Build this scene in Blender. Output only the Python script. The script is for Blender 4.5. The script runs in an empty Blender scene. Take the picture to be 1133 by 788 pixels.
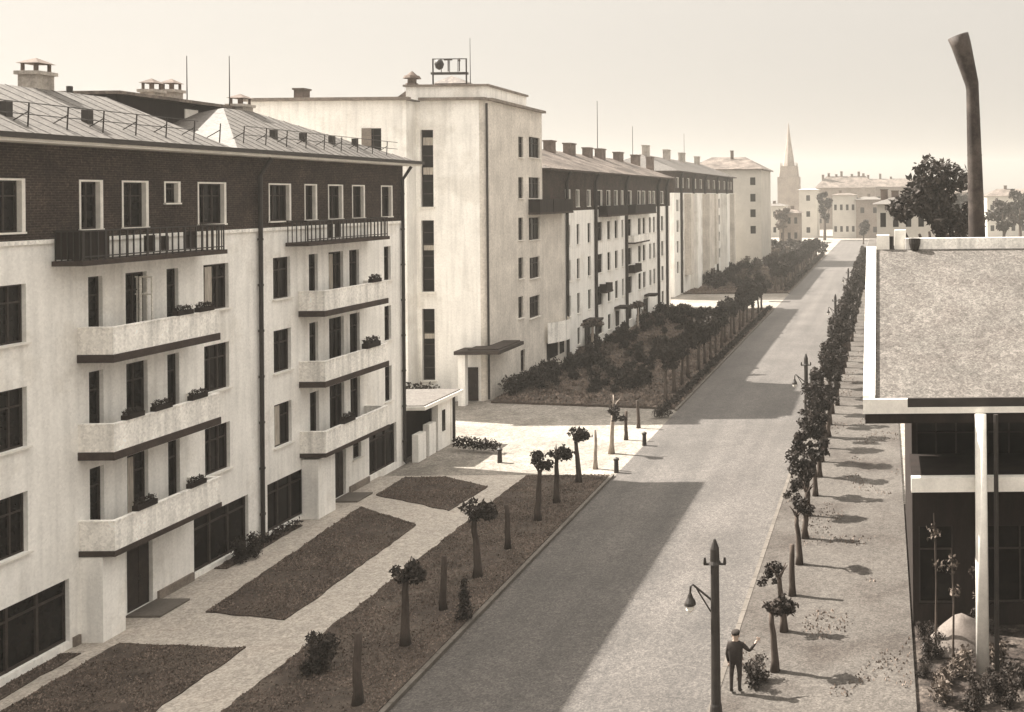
import bpy, bmesh, math, random
from mathutils import Vector, Matrix, noise
rnd = random.Random(7)
R = math.radians
scene = bpy.context.scene
COL = scene.collection

# ------------------------------------------------------------------ survey of the photograph (metres from the camera foot)
FOC, VX, VY, EYE = 1100.0, 978.0, 216.0, 14.3
ROLL = R(0.5); TR = math.tan(ROLL)
def un(px, py):
    dx, dy = px - VX, py - VY
    return dx - dy * TR, dy + dx * TR
def G(px, py):                       # point of the ground
    a, b = un(px, py); y = FOC * EYE / b
    return a * y / FOC, y
def F(px, py, X):                    # point of a street-side wall: (Y, Z)
    a, b = un(px, py); y = FOC * X / a
    return y, EYE - b * y / FOC
def P(px, py, Y):                    # point of a wall across the view: (X, Z)
    a, b = un(px, py)
    return a * Y / FOC, EYE - b * Y / FOC

# ------------------------------------------------------------------ materials
def mat(name, base, vary=0.25, scale=3.0, fine=40.0, rough=0.9, bump=0.3, stretch=None, spec=0.2, metal=0.0,
        patch=None, patch_scale=0.3, patch_w=(0.45, 0.6), fine_amt=0.35, brick=None, streak=0.0, speck=(), lane=0.0):
    m = bpy.data.materials.new(name); m.use_nodes = True
    nt = m.node_tree; N = nt.nodes; L = nt.links
    b = N['Principled BSDF']
    b.inputs['Roughness'].default_value = rough
    b.inputs['Specular IOR Level'].default_value = spec
    b.inputs['Metallic'].default_value = metal
    tc = N.new('ShaderNodeTexCoord'); mp = N.new('ShaderNodeMapping')
    if stretch: mp.inputs['Scale'].default_value = stretch
    geo = N.new('ShaderNodeNewGeometry')
    L.new(geo.outputs['Position'] if name.startswith('w_') else tc.outputs['Object'], mp.inputs['Vector'])
    n1 = N.new('ShaderNodeTexNoise'); n1.inputs['Scale'].default_value = scale; n1.inputs['Detail'].default_value = 6
    n2 = N.new('ShaderNodeTexNoise'); n2.inputs['Scale'].default_value = fine; n2.inputs['Detail'].default_value = 7; n2.inputs['Roughness'].default_value = .78
    L.new(mp.outputs[0], n1.inputs['Vector']); L.new(mp.outputs[0], n2.inputs['Vector'])
    def rng(src, lo, hi, f0=0.3, f1=0.7):
        r = N.new('ShaderNodeMapRange'); r.inputs[1].default_value = f0; r.inputs[2].default_value = f1
        r.inputs[3].default_value = lo; r.inputs[4].default_value = hi; L.new(src, r.inputs[0]); return r.outputs[0]
    a1 = rng(n1.outputs['Fac'], 1 - vary, 1 + vary)
    a2 = rng(n2.outputs['Fac'], 1 - fine_amt, 1 + fine_amt)
    mul = N.new('ShaderNodeMath'); mul.operation = 'MULTIPLY'; L.new(a1, mul.inputs[0]); L.new(a2, mul.inputs[1])
    fac = mul.outputs[0]
    for vsc, amt in speck:
        vo = N.new('ShaderNodeTexVoronoi'); vo.inputs['Scale'].default_value = vsc; L.new(mp.outputs[0], vo.inputs['Vector'])
        sp_ = N.new('ShaderNodeSeparateColor'); L.new(vo.outputs['Color'], sp_.inputs[0])
        q = rng(sp_.outputs[0], 1 - amt, 1 + amt, 0, 1)
        mq = N.new('ShaderNodeMath'); mq.operation = 'MULTIPLY'; L.new(fac, mq.inputs[0]); L.new(q, mq.inputs[1]); fac = mq.outputs[0]
    if lane:                                          # wheel-worn bands along the street
        ml_ = N.new('ShaderNodeMapping'); ml_.inputs['Scale'].default_value = (.9, .035, 1)
        L.new(geo.outputs['Position'], ml_.inputs['Vector'])
        n5 = N.new('ShaderNodeTexNoise'); n5.inputs['Scale'].default_value = 1; n5.inputs['Detail'].default_value = 5
        L.new(ml_.outputs[0], n5.inputs['Vector'])
        mu5 = N.new('ShaderNodeMath'); mu5.operation = 'MULTIPLY'; L.new(fac, mu5.inputs[0]); L.new(rng(n5.outputs['Fac'], 1 - lane, 1 + lane), mu5.inputs[1]); fac = mu5.outputs[0]
    if streak:
        ms = N.new('ShaderNodeMapping'); ms.inputs['Scale'].default_value = (2.6, 2.6, 0.2)
        L.new(geo.outputs['Position'], ms.inputs['Vector'])
        n4 = N.new('ShaderNodeTexNoise'); n4.inputs['Scale'].default_value = 1.3; n4.inputs['Detail'].default_value = 5
        L.new(ms.outputs[0], n4.inputs['Vector'])
        s = rng(n4.outputs['Fac'], 1.0 + streak * .3, 1 - streak, 0.42, 0.75)
        mu = N.new('ShaderNodeMath'); mu.operation = 'MULTIPLY'; L.new(fac, mu.inputs[0]); L.new(s, mu.inputs[1]); fac = mu.outputs[0]
    rgb = N.new('ShaderNodeRGB'); rgb.outputs[0].default_value = (*base, 1); colour = rgb.outputs[0]
    if patch:
        n3 = N.new('ShaderNodeTexNoise'); n3.inputs['Scale'].default_value = patch_scale; n3.inputs['Detail'].default_value = 7
        n3.inputs['Roughness'].default_value = 0.65
        L.new(mp.outputs[0], n3.inputs['Vector'])
        mx = N.new('ShaderNodeMix'); mx.data_type = 'RGBA'
        L.new(rng(n3.outputs['Fac'], 0, 1, *patch_w), mx.inputs[0]); L.new(colour, mx.inputs[6]); mx.inputs[7].default_value = (*patch, 1)
        colour = mx.outputs[2]
    if brick:
        bt = N.new('ShaderNodeTexBrick'); bt.inputs['Scale'].default_value = 1.0
        bt.inputs['Brick Width'].default_value = .26; bt.inputs['Row Height'].default_value = .08; bt.inputs['Mortar Size'].default_value = .012
        bt.inputs['Color1'].default_value = (*base, 1); bt.inputs['Color2'].default_value = (*[c * .6 for c in base], 1); bt.inputs['Mortar'].default_value = (*brick, 1)
        sp = N.new('ShaderNodeSeparateXYZ'); L.new(geo.outputs['Position'], sp.inputs[0])
        ad = N.new('ShaderNodeMath'); L.new(sp.outputs[0], ad.inputs[0]); L.new(sp.outputs[1], ad.inputs[1])
        cb = N.new('ShaderNodeCombineXYZ'); L.new(ad.outputs[0], cb.inputs[0]); L.new(sp.outputs[2], cb.inputs[1])
        L.new(cb.outputs[0], bt.inputs['Vector']); colour = bt.outputs['Color']
    sc = N.new('ShaderNodeVectorMath'); sc.operation = 'SCALE'; L.new(colour, sc.inputs[0]); L.new(fac, sc.inputs['Scale'])
    L.new(sc.outputs[0], b.inputs['Base Color'])
    if bump:
        bp = N.new('ShaderNodeBump'); bp.inputs['Strength'].default_value = bump; bp.inputs['Distance'].default_value = 0.02
        L.new(n2.outputs['Fac'], bp.inputs['Height']); L.new(bp.outputs[0], b.inputs['Normal'])
    return m
M = {}
M['white'] = mat('w_white_render', (.87, .845, .80), .05, .7, 12, .92, .25, fine_amt=.08, streak=.16, spec=.1, patch=(.77, .74, .69), patch_scale=.32, patch_w=(.54, .62), speck=((13, .05),))
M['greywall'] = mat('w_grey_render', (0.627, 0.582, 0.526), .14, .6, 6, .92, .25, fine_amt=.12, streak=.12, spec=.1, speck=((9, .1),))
M['dirtywhite'] = mat('w_stained_parapet', (0.84, 0.81, 0.76), .1, 1.3, 12, .92, .25, fine_amt=.14, streak=.3, spec=.1, speck=((14, .12),))
M['brick'] = mat('w_dark_brick', (0.0408, 0.0288, 0.023), .3, 1.2, 9, .9, .4, brick=(0.066, 0.051, 0.042), fine_amt=.5, speck=((16, .4),))
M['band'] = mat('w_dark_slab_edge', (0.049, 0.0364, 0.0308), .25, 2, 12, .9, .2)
M['trim'] = mat('w_white_trim', (.78, .745, .685), .1, 2, 10, .8, .1, fine_amt=.1)
M['glass'] = mat('window_glass', (0.008, 0.0065, 0.0055), .4, 1.5, 4, .25, 0.02, spec=.1, speck=((5, .3),))
M['frame'] = mat('window_frame_paint', (0.042, 0.0329, 0.028), .25, 2, 15, .7, .1)
M['frame_w'] = mat('white_frame_paint', (.7, .66, .6), .1, 2, 15, .6, .1)
M['curtain'] = mat('w_pale_curtain', (.4, .36, .31), .3, 4, 10, .95, .1, stretch=(3, 3, .3))
M['metalroof'] = mat('w_sheet_roof', (0.109, 0.0976, 0.0872), .2, .5, 9, .7, .15, patch=(0.0724, 0.063, 0.0558), patch_scale=.5, patch_w=(.5, .7), fine_amt=.22, spec=.3, speck=((14, .3), (5, .12)))
M['darkroof'] = mat('w_dark_sheet_roof', (0.14, 0.115, 0.098), .3, .6, 5, .6, .15, patch=(0.063, 0.0504, 0.042), patch_scale=.4, fine_amt=.3, speck=((6, .3),))
M['housewhite'] = mat('w_house_roof', (0.117, 0.106, 0.0952), .14, .7, 18, .9, .3, patch=(0.0976, 0.0856, 0.0767), patch_scale=.9, patch_w=(.42, .7), fine_amt=.3, speck=((20, .34), (8, .2)))
M['iron'] = mat('dark_iron', (0.024, 0.0192, 0.016), .3, 3, 30, .6, .1, spec=.4)
M['pipe'] = mat('painted_pipe', (0.033, 0.0252, 0.0216), .3, 2, 20, .7, .15, patch=(0.066, 0.0528, 0.045), patch_scale=1.2)
M['door'] = mat('dark_door_wood', (0.0315, 0.0238, 0.0196), .3, 3, 20, .7, .2)
M['shop'] = mat('w_shop_stall', (0.042, 0.033, 0.0282), .25, 2, 12, .8, .2)
M['chimney'] = mat('w_chimney_plaster', (0.375, 0.338, 0.3), .25, 1.5, 10, .9, .3, streak=.3)
M['chimneydark'] = mat('w_sooty_brick', (.13, .1, .083), .3, 1.5, 10, .9, .3)
M['plinth'] = mat('w_grey_plinth', (.2, .17, .145), .25, 1.5, 10, .9, .3)
M['ground'] = mat('w_dusty_ground', (0.238, 0.216, 0.191), .12, .25, 16, .95, .3, patch=(0.18, 0.162, 0.14), patch_scale=.12, fine_amt=.22, speck=((14, .3), (5, .16), (1.8, .1)))
M['road'] = mat('w_road_surface', (0.07, 0.0617, 0.0555), .12, .22, 17, .72, .5, spec=.45, patch=(0.0528, 0.0459, 0.0407), patch_scale=.2, patch_w=(.45, .7), fine_amt=.5, speck=((22, .42), (9, .2), (2.2, .07)), lane=.2)
M['path'] = mat('w_sand_path', (0.392, 0.353, 0.311), .1, .5, 8, .95, .25, patch=(0.314, 0.275, 0.239), patch_scale=.5, patch_w=(.48, .75), fine_amt=.2, speck=((18, .22), (6, .12)))
M['verge'] = mat('w_trodden_verge', (0.0855, 0.0759, 0.0673), .12, .6, 16, .95, .4, patch=(0.0333, 0.0266, 0.0227), patch_scale=.3, patch_w=(.45, .72), fine_amt=.35, speck=((20, .3), (7, .14)))
M['yard'] = mat('w_yard_soil', (0.028, 0.0218, 0.0185), .4, .8, 9, .97, .5, patch=(0.0672, 0.0549, 0.0465), patch_scale=.7, fine_amt=.5, speck=((12, .5), (4, .3)))
M['kerb'] = mat('w_kerb_stone', (0.116, 0.102, 0.0886), .2, 1.0, 9, .9, .3, fine_amt=.25)
M['soil'] = mat('w_lawn_soil', (0.0592, 0.0456, 0.0378), .25, .9, 10, .97, .5, patch=(0.073, 0.0583, 0.0479), patch_scale=.5, fine_amt=.3, speck=((14, .22), (3, .12)))
M['grass'] = mat('w_grass_blades', (0.166, 0.129, 0.106), .35, .6, 9, .8, 0, fine_amt=.4)
M['leaf'] = mat('w_leaves', (0.0289, 0.0221, 0.0179), .5, 2.5, 12, .7, 0, fine_amt=.5)
M['leaf2'] = mat('w_leaves_pale', (0.0938, 0.0735, 0.0592), .5, 2.5, 12, .7, 0, fine_amt=.5)
M['bark'] = mat('w_bark', (0.0665, 0.0511, 0.042), .35, 3, 14, .95, .5, stretch=(1, 1, .3))
M['bark_pale'] = mat('w_pale_bark', (.33, .28, .235), .3, 3, 12, .95, .5, stretch=(1, 1, .3))
M['farwall'] = mat('w_far_wall', (0.464, 0.438, 0.398), .1, .3, 2, .95, 0, fine_amt=.1)
M['fardark'] = mat('w_far_dark_wall', (0.204, 0.17, 0.145), .2, .3, 2, .95, 0)
M['spire'] = mat('w_spire_slate', (.27, .23, .2), .2, .3, 2, .95, 0)
M['brown_and_shade'] = mat('w_brown_boards_and_shade', (0.0192, 0.0138, 0.0114), .35, 1.2, 9, .9, .3, stretch=(2, 2, .4))  # brown boards; on the veranda house wall the shade is put into this colour
M['sand'] = mat('w_sand_heap', (0.14, 0.119, 0.105), .2, 2, 14, .97, .5, fine_amt=.3)
M['skin'] = mat('skin_tone', (.4, .3, .24), .08, 6, 40, .6, .05)
M['jacket'] = mat('dark_jacket_cloth', (.03, .024, .021), .2, 8, 60, .95, .2)
M['trousers'] = mat('dark_trouser_cloth', (.04, .032, .028), .2, 8, 60, .95, .2)

# ------------------------------------------------------------------ mesh helpers
class MB:
    def __init__(s): s.v = []; s.f = []
    def add(s, vs, fs):
        o = len(s.v); s.v += [tuple(p) for p in vs]; s.f += [tuple(o + i for i in f) for f in fs]
    def quad(s, a, b, c, d): s.add([a, b, c, d], [(0, 1, 2, 3)])
    def tri(s, a, b, c): s.add([a, b, c], [(0, 1, 2)])
    def box(s, x0, x1, y0, y1, z0, z1):
        if x0 > x1: x0, x1 = x1, x0
        if y0 > y1: y0, y1 = y1, y0
        s.add([(x0, y0, z0), (x1, y0, z0), (x1, y1, z0), (x0, y1, z0), (x0, y0, z1), (x1, y0, z1), (x1, y1, z1), (x0, y1, z1)],
              [(0, 3, 2, 1), (4, 5, 6, 7), (0, 1, 5, 4), (1, 2, 6, 5), (2, 3, 7, 6), (3, 0, 4, 7)])
    def prism(s, poly, z0, z1):
        n = len(poly)
        s.add([(x, y, z0) for x, y in poly] + [(x, y, z1) for x, y in poly],
              [tuple(range(n - 1, -1, -1)), tuple(range(n, 2 * n))] + [(i, (i + 1) % n, n + (i + 1) % n, n + i) for i in range(n)])
    def tube(s, pts, rads, n=8, caps=True):
        pts = [Vector(p) for p in pts]; vs = []; fs = []
        if not hasattr(rads, '__len__'): rads = [rads] * len(pts)
        up = Vector((0.13, 0.97, 0.2))
        for i, p in enumerate(pts):
            d = (pts[min(i + 1, len(pts) - 1)] - pts[max(i - 1, 0)]).normalized()
            u = d.cross(up)
            if u.length < .1: u = d.cross(Vector((1, 0, 0)))
            u.normalize(); w = d.cross(u).normalized()
            for k in range(n):
                a = 2 * math.pi * k / n
                vs.append(p + (u * math.cos(a) + w * math.sin(a)) * rads[i])
        for i in range(len(pts) - 1):
            for k in range(n):
                k2 = (k + 1) % n
                fs.append((i * n + k, i * n + k2, (i + 1) * n + k2, (i + 1) * n + k))
        if caps:
            fs.append(tuple(range(n - 1, -1, -1))); fs.append(tuple((len(pts) - 1) * n + k for k in range(n)))
        s.add(vs, fs)
    def mesh(s, name, m, off=(0, 0, 0), smooth=False, fix=True):
        me = bpy.data.meshes.new(name)
        ox, oy, oz = off
        me.from_pydata([(x - ox, y - oy, z - oz) for x, y, z in s.v], [], s.f)
        if fix:
            bm = bmesh.new(); bm.from_mesh(me); bmesh.ops.recalc_face_normals(bm, faces=bm.faces); bm.to_mesh(me); bm.free()
        me.materials.append(m)
        if smooth:
            for p in me.polygons: p.use_smooth = True
        return me
    def build(s, name, m, root=None, smooth=False, fix=True, off=None):
        if off is None: off = worldloc(root) if root else (0, 0, 0)
        o = bpy.data.objects.new(name, s.mesh(name, m, off, smooth, fix)); COL.objects.link(o)
        if root: o.parent = root
        return o
def worldloc(o):
    p = Vector((0, 0, 0))
    while o: p += o.location; o = o.parent
    return p
def thing(name, label, cat, loc=(0, 0, 0), group=None):
    o = bpy.data.objects.new(name, None); COL.objects.link(o); o.location = loc; o.empty_display_size = .3
    return tag(o, label, cat, group)
def tag(o, label=None, cat=None, group=None, kind=None):
    if label: o['label'] = label
    if cat: o['category'] = cat
    if group: o['group'] = group
    if kind: o['kind'] = kind
    return o
def single(name, mb, m, label, cat, loc, group=None, smooth=False, fix=True):
    o = mb.build(name, m, None, smooth, fix, off=loc); o.location = loc
    return tag(o, label, cat, group)
def struct(name, mb, m):
    o = mb.build(name, m); o['kind'] = 'structure'; return o
def inst(name, me, root, loc, rotz=0):
    o = bpy.data.objects.new(name, me); COL.objects.link(o); o.parent = root
    o.location = Vector(loc) - (worldloc(root) if root else Vector()); o.rotation_euler = (0, 0, rotz); return o

def panel(mb, origin, U, Nn, u0, u1, v0, v1, openings, depth=.22):
    """a wall face along U with rectangular openings and reveals going inwards"""
    us = sorted({u0, u1, *[a for o in openings for a in o[:2]]}); us = [u for u in us if u0 - 1e-6 <= u <= u1 + 1e-6]
    vs = sorted({v0, v1, *[a for o in openings for a in o[2:4]]}); vs = [v for v in vs if v0 - 1e-6 <= v <= v1 + 1e-6]
    O = Vector(origin); U = Vector(U); Nn = Vector(Nn)
    def pt(u, v, d=0): return O + U * u + Vector((0, 0, v)) - Nn * d
    for i in range(len(us) - 1):
        for j in range(len(vs) - 1):
            cu, cv = (us[i] + us[i + 1]) / 2, (vs[j] + vs[j + 1]) / 2
            if any(o[0] < cu < o[1] and o[2] < cv < o[3] for o in openings): continue
            mb.quad(pt(us[i], vs[j]), pt(us[i + 1], vs[j]), pt(us[i + 1], vs[j + 1]), pt(us[i], vs[j + 1]))
    for a, b, c, d in [o[:4] for o in openings]:
        mb.quad(pt(a, c), pt(a, d), pt(a, d, depth), pt(a, c, depth)); mb.quad(pt(b, c), pt(b, d), pt(b, d, depth), pt(b, c, depth))
        mb.quad(pt(a, d), pt(b, d), pt(b, d, depth), pt(a, d, depth)); mb.quad(pt(a, c), pt(b, c), pt(b, c, depth), pt(a, c, depth))

WCACHE = {}
def window_meshes(w, h, style):
    w, h = round(w, 2), round(h, 2); k = (w, h, style)
    if k in WCACHE: return WCACHE[k]
    d = .22
    pane = MB(); pane.box(-w / 2, w / 2, d - .02, d + .03, 0, h)
    fr = MB(); t = .055; y0, y1 = d - .085, d - .022
    e = .002
    fr.box(-w / 2 + e, -w / 2 + t, y0, y1, e, h - e); fr.box(w / 2 - t, w / 2 - e, y0, y1, e, h - e)
    fr.box(-w / 2 + t, w / 2 - t, y0, y1, e, t); fr.box(-w / 2 + t, w / 2 - t, y0, y1, h - t, h - e)
    nm = 0 if w < .8 else (1 if w < 1.25 else 2)
    tz = h * .68
    fr.box(-w / 2 + t, w / 2 - t, y0 + .008, y1, tz, tz + .05)
    for i in range(nm):
        x = -w / 2 + w * (i + 1) / (nm + 1)
        fr.box(x - .028, x + .028, y0 + .004, y1, t, tz); fr.box(x - .028, x + .028, y0 + .004, y1, tz + .05, h - t)
    sill = MB(); sill.box(-w / 2 - .08, w / 2 + .08, -.1, d - .09, -.062, -.004)
    sur = None
    if style == 'brick':
        sur = MB(); q = .11
        sur.box(-w / 2 - .05, -w / 2 + .012, -.02, d - .09, .0, h + .05); sur.box(w / 2 - .012, w / 2 + q, -.03, d - .09, .0, h + .05)
        sur.box(-w / 2 + .012, w / 2 - .012, -.02, d - .09, h - .012, h + .05)
    cur = None
    if style == 'curtain':
        cur = MB(); cur.box(-w * .36, -w * .1, d - .135, d - .09, .08, h * .95)
    fm = M['frame']
    WCACHE[k] = (pane.mesh('window_pane', M['glass']), fr.mesh('window_frame', fm), sill.mesh('window_sill', M['trim']),
                 sur.mesh('window_surround', M['trim']) if sur else None, cur.mesh('curtain', M['curtain']) if cur else None)
    return WCACHE[k]
def window(root, w, h, loc, rotz, style='plain', detail=True):
    p, f, s, su, cu = window_meshes(w, h, style)
    o = inst('window', p, root, loc, rotz)
    def sub(n, me):
        c = bpy.data.objects.new(n, me); COL.objects.link(c); c.parent = o
    if detail:
        sub('window_frame', f)
        if style != 'veranda': sub('window_sill', s)
    if su: sub('window_surround', su)
    if cu: sub('curtain', cu)
    return o
STREET = math.pi / 2          # a wall that looks towards +X

def leaves(mb, c, r, n, size, rg, flat=1.0, hollow=.35):
    c = Vector(c)
    for _ in range(n):
        d = Vector((rg.gauss(0, 1), rg.gauss(0, 1), rg.gauss(0, 1))).normalized()
        q = c + Vector((d.x, d.y, d.z * flat)) * r * (hollow + (1 - hollow) * rg.random() ** .6) * (0.8 + .35 * noise.noise(d * 2.3 + c))
        u = Vector((rg.gauss(0, 1), rg.gauss(0, 1), rg.gauss(0, 1))).normalized()
        w = u.orthogonal().normalized(); w.rotate(Matrix.Rotation(rg.random() * 6.28, 3, u))
        s = size * (.6 + .8 * rg.random())
        mb.quad(q - u * s, q + w * s * .45, q + u * s, q - w * s * .45)

# ------------------------------------------------------------------ ground, road, paths, lawns
g = MB(); g.quad((-700, -30, 0), (700, -30, 0), (700, 1300, 0), (-700, 1300, 0)); struct('ground', g, M['ground'])
XK, XR = -13.95, -5.0                     # left kerb line, right kerb line
CROSS = [(51.2, 66.2), (126, 145)]
r_ = MB(); r_.quad((XK, 5, .004), (XR, 5, .004), (XR, 322, .004), (XK, 322, .004)); struct('road', r_, M['road'])
c_ = MB()
for a, b in CROSS: c_.quad((-60, a, .004), (XK - .001, a, .004), (XK - .001, b, .004), (-60, b, .004))
struct('cross_street', c_, M['ground'])
kb = MB()
for a, b in [(5, 51), (66.4, 125.8), (145.2, 240)]:
    y = a
    while y < b - .2:
        e = min(y + 1.0, b); kb.box(XK - .16, XK, y + .012, e - .012, 0, .13); y = e
y = 5
while y < 260:
    kb.box(XR, XR + .16, y + .012, y + .988, 0, .13); y += 1
struct('kerb', kb, M['kerb'])
v_ = MB(); v_.box(XR + .16, .78, 5, 322, 0, .115); struct('verge', v_, M['verge'])
pv = MB(); pv.box(-26.0, XK - .16, 5, 51, 0, .11); struct('footpath', pv, M['path'])

lawn_polys = [
    ('near', [(-24.7, 10), (-20.4, 10), (-20.38, 31.5), (-24.7, 31.9)]),
    ('near', [(-23.5, 34.3), (-20.32, 33.6), (-20.46, 43.3), (-24.3, 45.9)]),
    ('near', [(-24.5, 47.7), (-19.9, 45.2), (-19.6, 48.9), (-22.5, 50.7), (-24.5, 50.7)]),
    ('near', [(-18.55, 10), (-14.13, 10), (-14.13, 50.8), (-18.4, 50.8)]),
    ('near', [(-25.95, 10), (-25.35, 10), (-25.35, 31.2), (-25.95, 31.2)]),
    ('near', [(-25.95, 38.3), (-25.45, 38.3), (-25.45, 43.3), (-25.95, 43.3)]),
    ('far', [(-27.6, 69.5), (-14.13, 66.8), (-14.13, 125.5), (-27.4, 125.5)]),
    ('far', [(-29.6, 146), (-14.13, 146), (-14.13, 238), (-29.6, 238)]),
]
def ragged_edge(poly):
    out = []
    for i in range(len(poly)):
        a, b = Vector(poly[i]), Vector(poly[(i + 1) % len(poly)]); m = max(1, int((b - a).length / .35)); nn = Vector((-(b - a).y, (b - a).x)).normalized()
        for k_ in range(m):
            p = a + (b - a) * k_ / m; w_ = 0 if p.x > -14.5 else .10 * noise.noise((p.x * 1.7, p.y * 1.7, 5)) + .05 * noise.noise((p.x * 5, p.y * 5, 8))
            out.append(tuple(p + nn * w_))
    return out
lawn_polys = [(k, ragged_edge(p)) for k, p in lawn_polys]
lw = MB()
for k, poly in lawn_polys: lw.prism(poly, 0, .15)
struct('lawn', lw, M['soil'])
gr = MB()
def inside(p, poly):
    x, y = p; c = False; n = len(poly)
    for i in range(n):
        x1, y1 = poly[i]; x2, y2 = poly[(i + 1) % n]
        if (y1 > y) != (y2 > y) and x < (x2 - x1) * (y - y1) / (y2 - y1) + x1: c = not c
    return c
for k, poly in lawn_polys:
    xs = [p[0] for p in poly]; ys = [max(p[1], 24) for p in poly]
    area = (max(xs) - min(xs)) * (max(ys) - min(ys)); near = k == 'near'
    for _ in range(int(area * (330 if near else 25))):
        x = rnd.uniform(min(xs), max(xs)); y = rnd.uniform(min(ys), max(ys))
        if not inside((x, y), poly): continue
        if noise.noise((x * .6, y * .6, 0)) < -.25 and rnd.random() < .75: continue
        s = (.03 if near else .1) * rnd.uniform(.6, 1.5); a = rnd.random() * 6.28; h = s * rnd.uniform(.5, 1.7)
        dx, dy = math.cos(a) * s, math.sin(a) * s; lx, ly = rnd.uniform(-s, s), rnd.uniform(-s, s)
        gr.tri((x - dx, y - dy, .148), (x + dx, y + dy, .148), (x + lx, y + ly, .15 + h))
# ragged tufts on the verge
for _ in range(15000):
    x = rnd.uniform(-4.7, .7); y = 25 + 150 * rnd.random() ** 1.6
    if noise.noise((x * .5, y * .35, 3)) < .18: continue
    s = .032 * rnd.uniform(.6, 1.5); a = rnd.random() * 6.28
    dx, dy = math.cos(a) * s, math.sin(a) * s
    gr.tri((x - dx, y - dy, .113), (x + dx, y + dy, .113), (x + rnd.uniform(-s, s), y + rnd.uniform(-s, s), .115 + s * 2))
o = gr.build('grass', M['grass'], fix=False); o['kind'] = 'stuff'

# ------------------------------------------------------------------ left apartment building
XF = -26.0
SILL = [3.75, 6.93, 10.08, 13.42]; HEAD = [5.58, 8.74, 11.85, 14.98]
B1 = thing('apartment_building', 'nearest white apartment building with solid white balconies and a dark brick top storey', 'building', (XF, 38, 0))
Y0, Y1 = 14.0, 53.8
cols = []                                            # (y0, y1, kind)
def bay_cols(c):                                     # narrow, wide, narrow under one balcony
    return [(c - 2.1, c - 1.5, 'n'), (c - .5, c + .48, 'w'), (c + 1.45, c + 2.05, 'n')]
wins = [(22.0, 23.4, 'm'), (28.7, 30.1, 'm')] + bay_cols(34.55) + [(37.95, 39.4, 'm'), (42.27, 43.5, 'm'), (44.9, 45.6, 'n'), (46.5, 47.75, 'w'), (48.3, 49.2, 'n'), (51.65, 52.35, 'n')]
ops_w = []
for fl in range(3):
    for a, b, k in wins:
        zs = SILL[fl] - (.25 if k != 'm' and b - a < 1.3 and (a < 36.7 and a > 32 or 44 < a < 50) else 0)
        ops_w.append((a, b, zs, HEAD[fl]))
shops = [(24.2, 31.6, .35, 2.35), (37.3, 40.5, .3, 2.35), (41.75, 44.5, .3, 2.35), (50.0, 52.8, .35, 2.5)]
ops_w += shops
small = [(48.5, 49.25, 1.6, 2.4)]
ops_w += small
door = (33.0, 34.1, .02, 2.45)
ops_w += [(34.0, 35.2, .14, 2.5), (46.75, 47.85, .14, 2.5)]
wl = MB()
panel(wl, (XF, 0, 0), (0, 1, 0), (1, 0, 0), Y0, Y1, 0, 13.15, ops_w)
# end walls and back
for yy in (Y0, Y1): wl.quad((XF, yy, 0), (XF - 9, yy, 0), (XF - 9, yy, 13.15), (XF, yy, 13.15))
wl.quad((XF - 9, Y0, 0), (XF - 9, Y1, 0), (XF - 9, Y1, 13.15), (XF - 9, Y0, 13.15))
# slight ground-floor projections that carry the lowest balconies
wl.box(XF + .003, XF + .75, 32.0, 32.95, .1, 2.86)
wl.box(XF + .003, XF + .75, 44.2, 45.55, .1, 2.76)
wl.build('wall', M['white'], B1)
for a, b in [(Y0, 24.1), (31.7, 31.95), (35.4, 37.2), (40.6, 41.6), (48.1, 49.9)]:
    pl = MB(); pl.box(XF + .004, XF + .09, a, b, .1, .42); pl.build('plinth', M['plinth'], B1)
br = MB()
wb = [(22.0, 23.2), (28.6, 30.0), (32.2, 33.0), (34.0, 35.05), (36.0, 36.65, 'v'), (37.75, 39.2), (42.1, 43.5), (44.7, 45.5), (46.6, 47.7), (48.7, 49.7), (51.5, 52.5)]
ops_b = [(w[0], w[1], SILL[3] if len(w) == 2 else 14.25, HEAD[3]) for w in wb]
panel(br, (XF - .03, 0, 0), (0, 1, 0), (1, 0, 0), Y0, Y1, 13.15, 16.1, ops_b)
for yy in (Y0, Y1 - .02): br.quad((XF - .03, yy, 13.15), (XF - 9, yy, 13.15), (XF - 9, yy, 16.1), (XF - .03, yy, 16.1))
br.build('brick_storey', M['brick'], B1)
lg = MB(); lg.box(XF - .02, XF + .07, Y0, Y1, 13.02, 13.14)
lg.build('string_course', M['dirtywhite'], B1)
for fl in range(3):
    for i, (a, b, k) in enumerate(wins):
        zs = SILL[fl] - (.25 if k != 'm' and b - a < 1.3 and (a < 36.7 and a > 32 or 44 < a < 50) else 0)
        st = 'curtain' if (i * 7 + fl * 5) % 3 == 0 and k != 'n' else 'plain'
        wo = window(B1, b - a, HEAD[fl] - zs, (XF, (a + b) / 2, zs), STREET, st)
        if fl == 2 and i == 3:                       # open white casements above the upper balcony
            cm = MB()
            for yc, ang, wd in ((34.0, -78, .52), (34.45, -12, .5), (35.1, 62, .48)):
                t = .05; dx, dy = math.sin(R(90 + ang)), math.cos(R(90 + ang))
                def bar(u0, u1, z0, z1):
                    p0 = Vector((XF + .03, yc, 0)); d = Vector((abs(dx), dy, 0)); n_ = Vector((-d.y, d.x, 0)) * .02
                    A = p0 + d * u0; B = p0 + d * u1
                    vs = [A - n_, B - n_, B + n_, A + n_]
                    cm.add([(v.x, v.y, z0) for v in vs] + [(v.x, v.y, z1) for v in vs], [(0, 1, 2, 3), (4, 5, 6, 7), (0, 1, 5, 4), (1, 2, 6, 5), (2, 3, 7, 6), (3, 0, 4, 7)])
                bar(0, t, 9.9, 11.7); bar(wd - t, wd, 9.9, 11.7)
                for zz in (9.9, 11.05, 11.65): bar(t, wd - t, zz, zz + .05)
            cm.build('open_casement', M['frame_w'], wo)
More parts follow.
